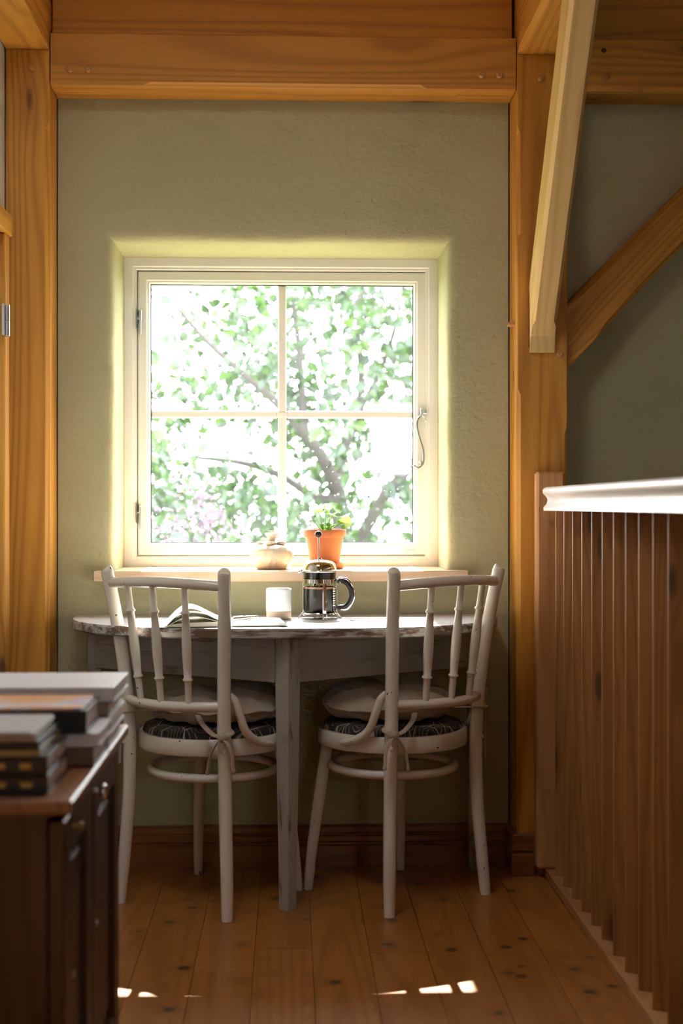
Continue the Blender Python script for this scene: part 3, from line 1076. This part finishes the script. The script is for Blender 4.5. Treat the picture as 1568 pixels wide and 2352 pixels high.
# ------------------------------------------------------------------ things on the table
TZ = 0.736
fp = empty('french_press', (0.085, 3.985, TZ), 0, 'chrome and glass coffee press half full of coffee on the table', 'coffee press')
rg = 0.0475
MB().lathe([(0.001, 0.012), (0.040, 0.012), (0.046, 0.018), (rg, 0.026), (rg, 0.135), (rg - 0.0015, 0.135), (rg - 0.0015, 0.026), (0.039, 0.0145), (0.001, 0.0140)], seg=48).build('glass_beaker', 'press_glass', fp, smooth=50)
MB().lathe([(0.001, 0.0155), (0.038, 0.0155), (0.0445, 0.024), (0.0452, 0.032), (0.0452, 0.084), (0.001, 0.084)], seg=40).build('coffee', 'coffee', fp, smooth=50)
MB().lathe([(0.0452, 0.0842), (0.0454, 0.0895), (0.043, 0.0897), (0.043, 0.0846)], seg=40, cap0=False, cap1=False).build('coffee_foam', 'crema', fp, smooth=50)
MB().lathe([(0.0480, 0.100), (0.0492, 0.100), (0.0492, 0.111), (0.0480, 0.111)], seg=48, cap0=False, cap1=False).build('frame_band', 'chrome', fp, smooth=40)
for k in range(4):
    a = R(-75 + 90 * k)
    ca_, sa_ = math.cos(a), math.sin(a)
    m4 = Matrix.Rotation(a, 4, 'Z')
    o = MB().box(0.0483, 0.0498, -0.0048, 0.0048, 0.016, 0.100, 0.0005).build('frame_strap', 'chrome', fp)
    o.matrix_local = m4
    o = MB().tube([(0.047, -0.004, 0.02), (0.053, -0.005, 0.012), (0.060, -0.006, 0.002), (0.061, 0.0, 0.0018), (0.060, 0.006, 0.002), (0.053, 0.005, 0.012), (0.047, 0.004, 0.02)], [0.0017] * 7, 8, 4).build('frame_foot', 'chrome', fp, smooth=60)
    o.matrix_local = m4
MB().lathe([(0.044, 0.009), (0.0495, 0.013), (0.0505, 0.016), (0.0495, 0.018), (0.043, 0.014)], seg=48, cap0=False, cap1=False).build('frame_base', 'chrome', fp, smooth=40)
ld = MB().lathe([(0.0450, 0.111), (0.0455, 0.128), (0.0455, 0.130)], seg=48, cap0=False, cap1=False).build('lid_skirt', 'black_chrome', fp, smooth=40)
lid = MB().lathe([(0.046, 0.130), (0.0515, 0.131), (0.0525, 0.133), (0.0515, 0.1355), (0.0475, 0.137), (0.0470, 0.143), (0.044, 0.152), (0.038, 0.1585), (0.028, 0.163), (0.014, 0.1655), (0.006, 0.166), (0.005, 0.169), (0.001, 0.1695)], seg=48).build('lid', 'chrome', fp, smooth=50)
MB().tube([(-0.048, -0.01, 0.133), (-0.056, -0.012, 0.131), (-0.058, -0.012, 0.127)], [0.006, 0.005, 0.003], 10, 3).build('lid_spout', 'chrome', lid, smooth=60)
rod = MB().tube([(0, 0, 0.085), (0, 0, 0.232)], 0.0022, 12).build('plunger_rod', 'steel', fp, smooth=60)
rod.rotation_euler = (0, R(-0.8), 0)
MB().ball((-0.0035, 0, 0.236), 0.0098, 20).build('plunger_knob', 'black_plastic', fp, smooth=180)
MB().lathe([(0.001, 0.080), (0.0445, 0.080), (0.0445, 0.0835), (0.001, 0.0835)], seg=40).build('plunger_disc', 'steel', fp, smooth=40)
han = [(0.050, 0, 0.106), (0.060, 0, 0.1065), (0.076, 0, 0.100), (0.088, 0, 0.084), (0.091, 0, 0.064), (0.085, 0, 0.046), (0.072, 0, 0.034), (0.056, 0, 0.032), (0.050, 0, 0.033)]
hd_ = MB().tube(han, [0.0060, 0.0075, 0.0082, 0.0085, 0.0085, 0.0085, 0.008, 0.0075, 0.006], 14, 5, 0.9).build('handle', 'black_plastic', fp, smooth=60)
hd_.rotation_euler = (0, 0, R(-8))
MB().tube([(p[0] + (0.006 if 0 < i < 8 else 0) * (1 if p[0] > 0.06 else 0.6), 0, p[2] + (0.0065 if i < 3 else -0.0055 if i > 5 else 0)) for i, p in enumerate(han[:8])], [0.0038] * 8, 10, 5).build('handle_strip', 'chrome', hd_, smooth=60)
for za, zb in ((0.100, 0.112), (0.027, 0.038)):
    hc = MB().box(0.046, 0.060, -0.006, 0.006, za, zb, 0.002).build('handle_clamp', 'chrome', fp)
    hc.rotation_euler = (0, 0, R(-8))
mb = MB()                                              # printed measure marks on the glass
for i in range(8):
    a = R(-38)
    z = 0.036 + i * 0.0066
    w = 0.0036 if i % 2 else 0.0048
    rr = rg + 0.0006
    for j, aa in enumerate((a, a + R(8))):
        c0, c1 = aa - w / rr / 2, aa + w / rr / 2
        mb.add([(rr * math.cos(c0), rr * math.sin(c0), z), (rr * math.cos(c1), rr * math.sin(c1), z), (rr * math.cos(c1), rr * math.sin(c1), z + 0.0042), (rr * math.cos(c0), rr * math.sin(c0), z + 0.0042)], [(0, 1, 2, 3)])
mb.build('measure_print', 'white_print', fp)

cup = empty('ceramic_cup', (-0.029, 3.965, TZ), 0, 'handleless white ceramic cup with raw clay foot on the table', 'cup')
MB().lathe([(0.0352, 0.0235), (0.0358, 0.027), (0.0358, 0.080), (0.0345, 0.0855), (0.0335, 0.0862), (0.0322, 0.0855), (0.0318, 0.080), (0.031, 0.012), (0.001, 0.010)], seg=48, cap0=False).build('glazed_body', 'ceramic_white', cup, smooth=50)
MB().lathe([(0.001, 0.0), (0.0325, 0.0), (0.0345, 0.003), (0.0352, 0.0236), (0.030, 0.0236)], seg=48, cap1=True).build('clay_foot', 'stoneware', cup, smooth=50)

# open notebook: a lifted leaf of pages on the left, flat block on the right
nb = empty('open_notebook', (-0.160, 3.79, TZ), R(5), 'open notebook with curling pages lying on the table', 'notebook')
MB().box(-0.185, -0.001, -0.095, 0.095, 0.0002, 0.0024, 0.0006).box(0.001, 0.150, -0.095, 0.095, 0.0002, 0.0024, 0.0006).build('cover', 'notebook_cover', nb)


def page_block(x0, x1, f0, f1, name, mat):
    n = 20
    lo, hi = [], []
    for i in range(n + 1):
        t = i / n
        x_ = x0 + (x1 - x0) * t
        lo.append((x_, f0(t)))
        hi.append((x_, f1(t)))
    sec = lo + hi[::-1]
    return MB().loft([[(a, y_, b) for a, b in sec] for y_ in (-0.090, 0.090)]).build(name, mat, nb, smooth=50)


page_block(0.002, 0.142, lambda t: 0.0026, lambda t: 0.0032 + 0.0090 * min(1, t * 8) ** 0.5 - 0.002 * t, 'page_block', 'paper')
page_block(-0.002, -0.172, lambda t: 0.0026, lambda t: 0.0032 + 0.012 * min(1, t * 8) ** 0.5 * (1 - t) ** 0.5 + 0.001, 'page_block', 'ruled_paper')
hump = lambda t, k: 0.012 + k * math.sin(PI * t ** 1.5) ** 1.1 - 0.006 * t
page_block(-0.004, -0.164, lambda t: hump(min(t, 0.999), 0.040), lambda t: hump(min(t, 0.999), 0.040) + 0.0012, 'lifted_page', 'paper')
page_block(-0.004, -0.158, lambda t: hump(min(t, 0.999), 0.020), lambda t: hump(min(t, 0.999), 0.020) + 0.0012, 'lifted_page', 'ruled_paper')
MB().tube([(0.06, 0.02, 0.0122), (0.13, 0.03, 0.0116), (0.150, 0.034, 0.006), (0.165, 0.036, 0.0022), (0.178, 0.038, 0.0018)], [0.004] * 5, 8, 4, 0.12).build('page_ribbon', 'ribbon_green', nb, smooth=60)
pn = empty('ballpoint_pen', (-0.118, 3.775, TZ + 0.0185), R(52), 'small silver pen lying on the right page of the notebook', 'pen')
MB().tube([(-0.05, 0, 0), (-0.046, 0, 0), (0.03, 0, 0), (0.05, 0, 0), (0.056, 0, 0)], [0.003, 0.005, 0.0052, 0.004, 0.001], 14).build('barrel', 'chrome', pn, smooth=50)
MB().box(-0.045, -0.008, -0.0016, 0.0016, 0.005, 0.0068, 0.0004).build('clip', 'steel', pn)
MB().tube([(0.004, 0, 0), (0.008, 0, 0)], 0.0054, 14).build('grip_ring', 'dark_steel', pn, smooth=50)

# ------------------------------------------------------------------ things on the sill
SZ = 0.863
jar = empty('alabaster_jar', (-0.052, 4.245, SZ), R(20), 'squat round cream stone jar with a small lid on the sill', 'jar')
MB().lathe([(0.001, 0), (0.040, 0), (0.048, 0.004), (0.060, 0.018), (0.0650, 0.036), (0.0635, 0.050), (0.056, 0.064), (0.044, 0.0715), (0.030, 0.074), (0.026, 0.074)], seg=56).build('body', 'alabaster', jar, smooth=60)
for k in range(6):                                     # shallow incised ribs
    a0 = 2 * PI * k / 6
    pts = []
    for i in range(9):
        t = i / 8
        z = 0.008 + t * 0.058
        rr = [0.0525, 0.058, 0.0615, 0.0640, 0.0652, 0.0647, 0.0625, 0.0585, 0.0530][i]
        aa = a0 + 0.35 * t
        pts.append((rr * math.cos(aa), rr * math.sin(aa), z))
    MB().tube(pts, 0.0011, 6, 2).build('rib', 'alabaster', jar, smooth=60)
lid = MB().lathe([(0.001, 0.073), (0.026, 0.073), (0.027, 0.077), (0.020, 0.081), (0.012, 0.084), (0.0115, 0.090), (0.015, 0.097), (0.020, 0.103), (0.0205, 0.106), (0.018, 0.108), (0.001, 0.1085)], seg=40).build('lid', 'alabaster', jar, smooth=60)
for a in (-50, 15, 150, 240):
    a = R(a)
    MB().ball((0.033 * math.cos(a), 0.033 * math.sin(a), 0.078), 0.014, 14, (1.0, 0.75, 0.42)).build('lid_petal', 'alabaster', lid, smooth=60)

pot = empty('potted_plant', (0.107, 4.275, SZ), 0, 'small round leaved plant in a terracotta pot on the sill', 'plant')
MB().lathe([(0.001, 0), (0.052, 0), (0.058, 0.004), (0.064, 0.017), (0.060, 0.017), (0.056, 0.008), (0.001, 0.006)], seg=48).build('saucer', 'terracotta', pot, smooth=40)
MB().lathe([(0.001, 0.0065), (0.040, 0.0065), (0.0415, 0.009), (0.0560, 0.094), (0.0610, 0.095), (0.0625, 0.097), (0.0640, 0.114), (0.0630, 0.1165), (0.0585, 0.1165), (0.057, 0.102), (0.001, 0.101)], seg=56).build('pot', 'terracotta', pot, smooth=40)
MB().lathe([(0.001, 0.1015), (0.0565, 0.1015), (0.05, 0.1065), (0.03, 0.109), (0.001, 0.110)], seg=32).build('soil', 'soil', pot, smooth=60)


def leaf_mesh(r):
    mb = MB()
    n = 18
    rim = []
    for i in range(n + 1):
        a = R(28) + (2 * PI - R(56)) * i / n
        q = r * (1 + 0.05 * math.cos(9 * a))
        rim.append((q * math.cos(a), q * math.sin(a) * 0.95, 0.16 * r * math.cos(2 * a) + 0.14 * r))
    mid = [(x_ * 0.5, y_ * 0.5, z_ * 0.35) for x_, y_, z_ in rim]
    c = (0.18 * r, 0, 0)
    vs_ = [c] + mid + rim
    fs_ = []
    m = n + 1
    for i in range(n):
        fs_.append((0, 1 + i, 2 + i))
        fs_.append((1 + i, 1 + m + i, 2 + m + i, 2 + i))
    return mb.add(vs_, fs_)


crown = [(-0.052, -0.01, 0.155, 0.026, 200, 30), (-0.020, 0.0, 0.172, 0.022, 150, 55), (0.004, 0.01, 0.178, 0.016, 100, 75), (0.028, 0.0, 0.182, 0.026, 60, 70), (0.026, -0.025, 0.165, 0.019, 20, 60), (0.052, 0.01, 0.155, 0.027, 20, 25), (0.058, -0.028, 0.137, 0.022, -20, 70), (0.040, -0.03, 0.135, 0.017, 160, 70), (-0.006, -0.02, 0.125, 0.011, 220, 70), (0.010, -0.022, 0.126, 0.012, -50, 70), (-0.034, 0.02, 0.165, 0.018, 170, 40), (0.02, 0.035, 0.16, 0.02, 90, 30)]
for x_, y_, z_, r_, az, tl in crown:
    b = Vector((x_ * 0.12, y_ * 0.12, 0.108))
    tip = Vector((x_, y_, z_))
    MB().tube([b, b.lerp(tip, 0.5) + Vector((0, 0, 0.006)), tip], [0.0016, 0.0013, 0.001], 8, 4).build('stem', 'stem_green', pot, smooth=60)
    o = leaf_mesh(r_).build('leaf', 'pot_leaf', pot, smooth=60, loc=tip)
    o.rotation_euler = (R(tl) * -math.sin(R(az)) + R(tl) * 0.35, R(tl) * 0.4 * math.cos(R(az)), R(az + 180))

# ------------------------------------------------------------------ cabinet in the left foreground
CZ = 0.650
cab = empty('low_cabinet', (-0.54, 2.285, 0), 0, 'dark stained low wooden cabinet with panelled doors under the books', 'cabinet')
MB().box(-0.245, 0.245, -0.340, 0.340, CZ - 0.020, CZ, 0.003).build('top', 'cabinet_top_wood', cab)
MB().box(-0.235, 0.208, -0.318, 0.318, 0.06, CZ - 0.0201, 0.002).build('body', 'cabinet_wood', cab)
MB().box(-0.225, 0.215, -0.310, 0.310, 0.0, 0.0605, 0.003).build('plinth', 'cabinet_wood', cab)
for y0, y1, ky in ((-0.312, -0.032, -0.235), (-0.022, 0.312, 0.012)):
    dr_ = empty('door', (0.2085, 0, 0))
    dr_.parent = cab
    mb = MB()
    st_ = 0.062
    z0, z1 = 0.085, CZ - 0.035
    for b in ((y0, y0 + st_, z0, z1), (y1 - st_, y1, z0, z1), (y0 + st_, y1 - st_, z0, z0 + 0.06), (y0 + st_, y1 - st_, z1 - 0.055, z1)):
        mb.box(0.0, 0.022, b[0], b[1], b[2], b[3], 0.002)
    mb.build('door_frame', 'cabinet_wood', dr_)
    MB().box(0.0, 0.008, y0 + st_, y1 - st_, z0 + 0.06, z1 - 0.055).box(0.007, 0.014, y0 + st_ + 0.022, y1 - st_ - 0.022, z0 + 0.085, z1 - 0.08, 0.0006).build('door_panel', 'cabinet_wood', dr_)
    k = MB().tube([(0.022, ky, 0.592), (0.030, ky, 0.592)], 0.005, 12)
    k.ball((0.034, ky, 0.592), 0.0125 if y0 > -0.1 else 0.006, 14, (0.55, 1, 1))
    k.build('knob', 'chrome' if y0 > -0.1 else 'gold', dr_, smooth=60)
    MB().lathe([(0.001, 0.0), (0.006, 0.0), (0.006, 0.002), (0.001, 0.002)], seg=14).build('keyhole', 'steel', dr_, loc=(0.0225, ky, 0.38)).rotation_euler = (0, R(90), 0)


# ------------------------------------------------------------------ books, each lying flat, spine towards the camera
def book(x0, x1, y0, y1, z0, z1, cov, label, group, cvt=0.0022, rz=0.0, gilt=None, ribbon=False):
    c = Vector(((x0 + x1) / 2, (y0 + y1) / 2, z0))
    e = empty('book', c, R(rz), label, 'book', group)
    hx, hy, h = (x1 - x0) / 2, (y1 - y0) / 2, z1 - z0 - 0.0004
    MB().box(-hx, hx, -hy, hy, 0, cvt, 0.0006).box(-hx, hx, -hy, hy, h - cvt, h, 0.0006).box(-hx, hx, -hy, -hy + cvt, 0, h, 0.0006).build('cover', cov, e)
    MB().box(-hx + 0.004, hx - 0.004, -hy + cvt, hy - 0.004, cvt, h - cvt).build('page_block', 'pages', e)
    if gilt:
        mb = MB()
        rr_ = random.Random(int(z0 * 1e4))
        xx = hx - 0.022
        for w_ in (0.016, 0.012):
            mb.box(xx - w_, xx, -hy - 0.0004, -hy, h * 0.36, h * 0.64)
            xx -= w_ + 0.02
        xx -= 0.01
        for i_ in range(16):
            w_ = 0.003 + 0.003 * rr_.random()
            mb.box(xx - w_, xx, -hy - 0.0004, -hy, h * 0.40, h * 0.60)
            xx -= w_ + 0.0025
        mb.build('spine_print', gilt, e)
    if ribbon:
        MB().tube([(hx - 0.03, 0.02, h * 0.5), (hx + 0.004, 0.02, h * 0.5), (hx + 0.012, 0.018, h * 0.1), (hx + 0.014, 0.012, -0.004)], [0.004] * 4, 8, 4, 0.15).build('bookmark', 'ribbon_brown', e, smooth=60)
    return e


GA, GB, GC = 'books in the far stack', 'books in the middle stack', 'books in the front stack'
z = CZ + 0.0004
book(-0.64, -0.300, 2.375, 2.580, z, z + 0.022, 'cover_grey', 'lowest grey book of the far stack on the cabinet', GA)
book(-0.63, -0.296, 2.372, 2.575, z + 0.022, z + 0.050, 'cover_white', 'second lowest white book of the far stack on the cabinet', GA)
book(-0.64, -0.300, 2.378, 2.580, z + 0.050, z + 0.075, 'cover_tan', 'tan book of the far stack, second from its top', GA)
book(-0.645, -0.290, 2.362, 2.585, z + 0.075, z + 0.100, 'cover_white', 'wide pale book on the top of the tallest far stack', GA, 0.003)
book(-0.62, -0.300, 2.195, 2.352, z, z + 0.030, 'cover_brown', 'lowest brown book of the middle stack with a bookmark ribbon', GB, ribbon=True)
book(-0.60, -0.292, 2.192, 2.350, z + 0.030, z + 0.052, 'cover_white', 'white paperback in the middle stack under the thick black book', GB)
book(-0.61, -0.310, 2.188, 2.355, z + 0.052, z + 0.087, 'cover_black', 'thick black spined book, second from top of the middle stack', GB)
book(-0.61, -0.318, 2.190, 2.352, z + 0.087, z + 0.091, 'cover_print', 'thin colourful printed booklet on top of the middle stack', GB, 0.001)
book(-0.60, -0.334, 1.985, 2.175, z, z + 0.0265, 'cover_black', 'lowest black book with gilt lettering, front stack', GC, gilt='gold')
book(-0.60, -0.335, 1.985, 2.172, z + 0.0265, z + 0.053, 'cover_black', 'second lowest black book with gilt lettering, front stack', GC, gilt='gold')
book(-0.59, -0.345, 1.985, 2.165, z + 0.053, z + 0.062, 'cover_ochre', 'thin ochre book in the middle of the front stack', GC, 0.001)
book(-0.59, -0.347, 1.988, 2.165, z + 0.062, z + 0.073, 'cover_black', 'thin black book under the pale top book of the front stack', GC, 0.0015)
book(-0.59, -0.352, 1.985, 2.160, z + 0.073, z + 0.083, 'cover_tan', 'tan book just under the pale magazine of the front stack', GC, 0.001, 0.6)
book(-0.58, -0.356, 1.985, 2.158, z + 0.083, z + 0.087, 'cover_grey', 'pale grey magazine on top of the front stack', GC, 0.001, -0.8)

# ------------------------------------------------------------------ the garden outside
g = struct(MB().box(-40, 40, 4.7, 90, -3.3, -3.0).build('ground', 'lawn'))


def leaf_cloud(name, mat, parent, clumps, per, size, seed):
    rr = random.Random(seed)
    vs_, fs_ = [], []
    for cx, cy, cz, sr in clumps:
        for _ in range(per):
            p = Vector((cx + rr.gauss(0, sr), cy + rr.gauss(0, sr), cz + rr.gauss(0, sr * 0.8)))
            s = size * (0.6 + 0.8 * rr.random())
            ax = Vector((rr.gauss(0, 1), rr.gauss(0, 1), rr.gauss(0, 1) - 0.6)).normalized()
            sd = ax.cross(Vector((rr.gauss(0, 1), rr.gauss(0, 1), rr.gauss(0, 1)))).normalized()
            nm = ax.cross(sd)
            o = len(vs_)
            for q, w, b in ((0, 0, 0), (0.35, 0.5, 0.10), (0.35, -0.5, 0.10), (0.7, 0.38, 0.06), (0.7, -0.38, 0.06), (1.1, 0, -0.12), (0.35, 0, -0.02), (0.7, 0, -0.04)):
                vs_.append(p + ax * q * s + sd * w * s * 0.8 + nm * b * s)
            fs_ += [(o, o + 1, o + 6), (o, o + 6, o + 2), (o + 1, o + 3, o + 7, o + 6), (o + 6, o + 7, o + 4, o + 2), (o + 3, o + 5, o + 7), (o + 7, o + 5, o + 4)]
    mb = MB()
    mb.add(vs_, fs_)
    o = mb.build(name, mat, parent)
    o['kind'] = 'stuff'
    return o


TY = 10.0
tree = empty('fruit_tree', (0.45, TY, -3.0), 0, 'leafy tree with dark forked branches right behind the window', 'tree')


def TP(px, py, y):
    """garden point in the tree's frame"""
    return Vector(((px - 664) * y / 3267 - 0.45, y - TY, 1.05 + (1163 - py) * y / 3267 + 3.0))


br = [
    ([Vector((0.0, 0, 0)), Vector((-0.02, 0.02, 1.6)), Vector((-0.06, 0.0, 3.0)), TP(782, 1200, 10), TP(772, 1120, 10)], [0.14, 0.11, 0.09, 0.062, 0.055]),
    ([TP(772, 1120, 10), TP(785, 1040, 10.1), TP(805, 995, 10.2), TP(826, 940, 10.3), TP(830, 850, 10.4), TP(822, 760, 10.5), TP(835, 640, 10.7), TP(845, 450, 11)], [0.05, 0.042, 0.038, 0.034, 0.028, 0.022, 0.018, 0.010]),
    ([TP(775, 1130, 10), TP(740, 1050, 9.8), TP(690, 985, 9.6), TP(640, 930, 9.5), TP(560, 860, 9.3), TP(480, 790, 9.2), TP(400, 700, 9.1)], [0.05, 0.042, 0.036, 0.030, 0.022, 0.016, 0.010]),
    ([TP(815, 1260, 9.9), TP(848, 1200, 9.8), TP(890, 1130, 9.7), TP(945, 1072, 9.6), TP(1020, 1000, 9.5), TP(1100, 880, 9.4)], [0.055, 0.044, 0.040, 0.036, 0.030, 0.018]),
    ([TP(700, 1000, 9.7), TP(694, 900, 9.8), TP(684, 780, 9.9), TP(672, 690, 10), TP(660, 560, 10.1)], [0.030, 0.024, 0.020, 0.016, 0.010]),
    ([TP(778, 1150, 10), TP(720, 1140, 10.2), TP(640, 1090, 10.4), TP(540, 1060, 10.5), TP(420, 1050, 10.7)], [0.04, 0.032, 0.028, 0.022, 0.012]),
    ([TP(826, 940, 10.3), TP(870, 860, 10.2), TP(905, 760, 10.1), TP(930, 640, 10)], [0.024, 0.020, 0.015, 0.008]),
]
MB().tube([Vector((0.34, -0.1, 2.3)), Vector((0.0, 0, 1.4))], [0.06, 0.07], 8)
for k, (pts, rad) in enumerate(br):
    MB().tube(pts, rad, 10, 4).build('trunk' if k == 0 else 'branch', 'bark', tree, smooth=60)
MB().tube([Vector((-0.02, 0.0, 1.9)), Vector((0.06, -0.04, 2.4)), TP(815, 1262, 9.9)], [0.09, 0.07, 0.055], 10, 3).build('branch', 'bark', tree, smooth=60)
rr = random.Random(11)
clumps = []
gaps = [(560, 1010, 95, 55), (470, 1020, 80, 50), (880, 1050, 70, 50), (900, 680, 50, 40), (370, 660, 60, 110), (370, 800, 30, 90), (560, 690, 35, 50), (740, 830, 24, 70), (920, 1200, 50, 60), (410, 960, 70, 40)]
tries = 0
while len(clumps) < 380 and tries < 12000:
    tries += 1
    px_, py_ = rr.uniform(250, 1050), rr.uniform(500, 1380)
    if any(((px_ - a) / c) ** 2 + ((py_ - b) / d_) ** 2 < 1 for a, b, c, d_ in gaps) and rr.random() < 0.93:
        continue
    keep = 0.80 if py_ < 800 else 0.85 if py_ < 1000 else 0.9
    if px_ < 520 and py_ < 900:
        keep *= 0.6
    if rr.random() > keep:
        continue
    y_ = TY + rr.gauss(0.0, 0.55)
    clumps.append((*TP(px_, py_, y_), 0.10 + 0.05 * rr.random()))
leaf_cloud('foliage', 'tree_leaf', tree, clumps, 14, 0.078, 3)


def shrub(name, label, cat, x, y, top, w, n, mat, seed, extra=None, group=None):
    e = empty(name, (x, y, -3.0), 0, label, cat, group)
    rr = random.Random(seed)
    H_ = top + 3.0
    cl = [(rr.gauss(0, w * 0.45), rr.gauss(0, w * 0.35), H_ * (0.2 + 0.78 * rr.random() ** 0.6), 0.16) for _ in range(n)]
    leaf_cloud('foliage', mat, e, cl, 20, 0.085, seed)
    for k in range(5):
        a = rr.uniform(0, 2 * PI)
        MB().tube([(0.05 * math.cos(a), 0.05 * math.sin(a), 0), (0.15 * w * math.cos(a), 0.15 * w * math.sin(a), H_ * 0.4), (0.4 * w * math.cos(a), 0.4 * w * math.sin(a), H_ * 0.8)], [0.04, 0.03, 0.01], 8, 4).build('stem', 'bark', e, smooth=60)
    if extra:
        for bx, bz, by in extra:
            pts = [(rr.gauss(bx - x, 0.07), by - y + rr.gauss(0, 0.05), bz + 3.0 + rr.gauss(0, 0.09), 0.05) for _ in range(4)]
            leaf_cloud('blossom_panicle', 'blossom', e, pts, 16, 0.034, seed + 9)
    return e


def GX(px, py, y):
    return ((px - 664) * y / 3267, 1.05 + (1163 - py) * y / 3267, y)


shrub('lilac_shrub', 'flowering lilac shrub low behind the left panes', 'shrub', -0.95, 7.2, 0.98, 0.7, 36, 'shrub_leaf', 21, [GX(440, 1170, 6.9), GX(420, 1210, 6.9), GX(470, 1190, 6.9)])
shrub('lilac_shrub', 'flowering lilac shrub low behind the right panes', 'shrub', 0.9, 14.4, 1.05, 1.4, 55, 'shrub_leaf', 22, [GX(690, 1225, 13.7), GX(800, 1120, 13.7), GX(720, 1240, 13.7), GX(660, 1190, 13.7)])
shrub('garden_shrub', 'green shrub far behind the centre of the window', 'shrub', 0.0, 19.0, 1.6, 1.6, 60, 'shrub_leaf', 23)
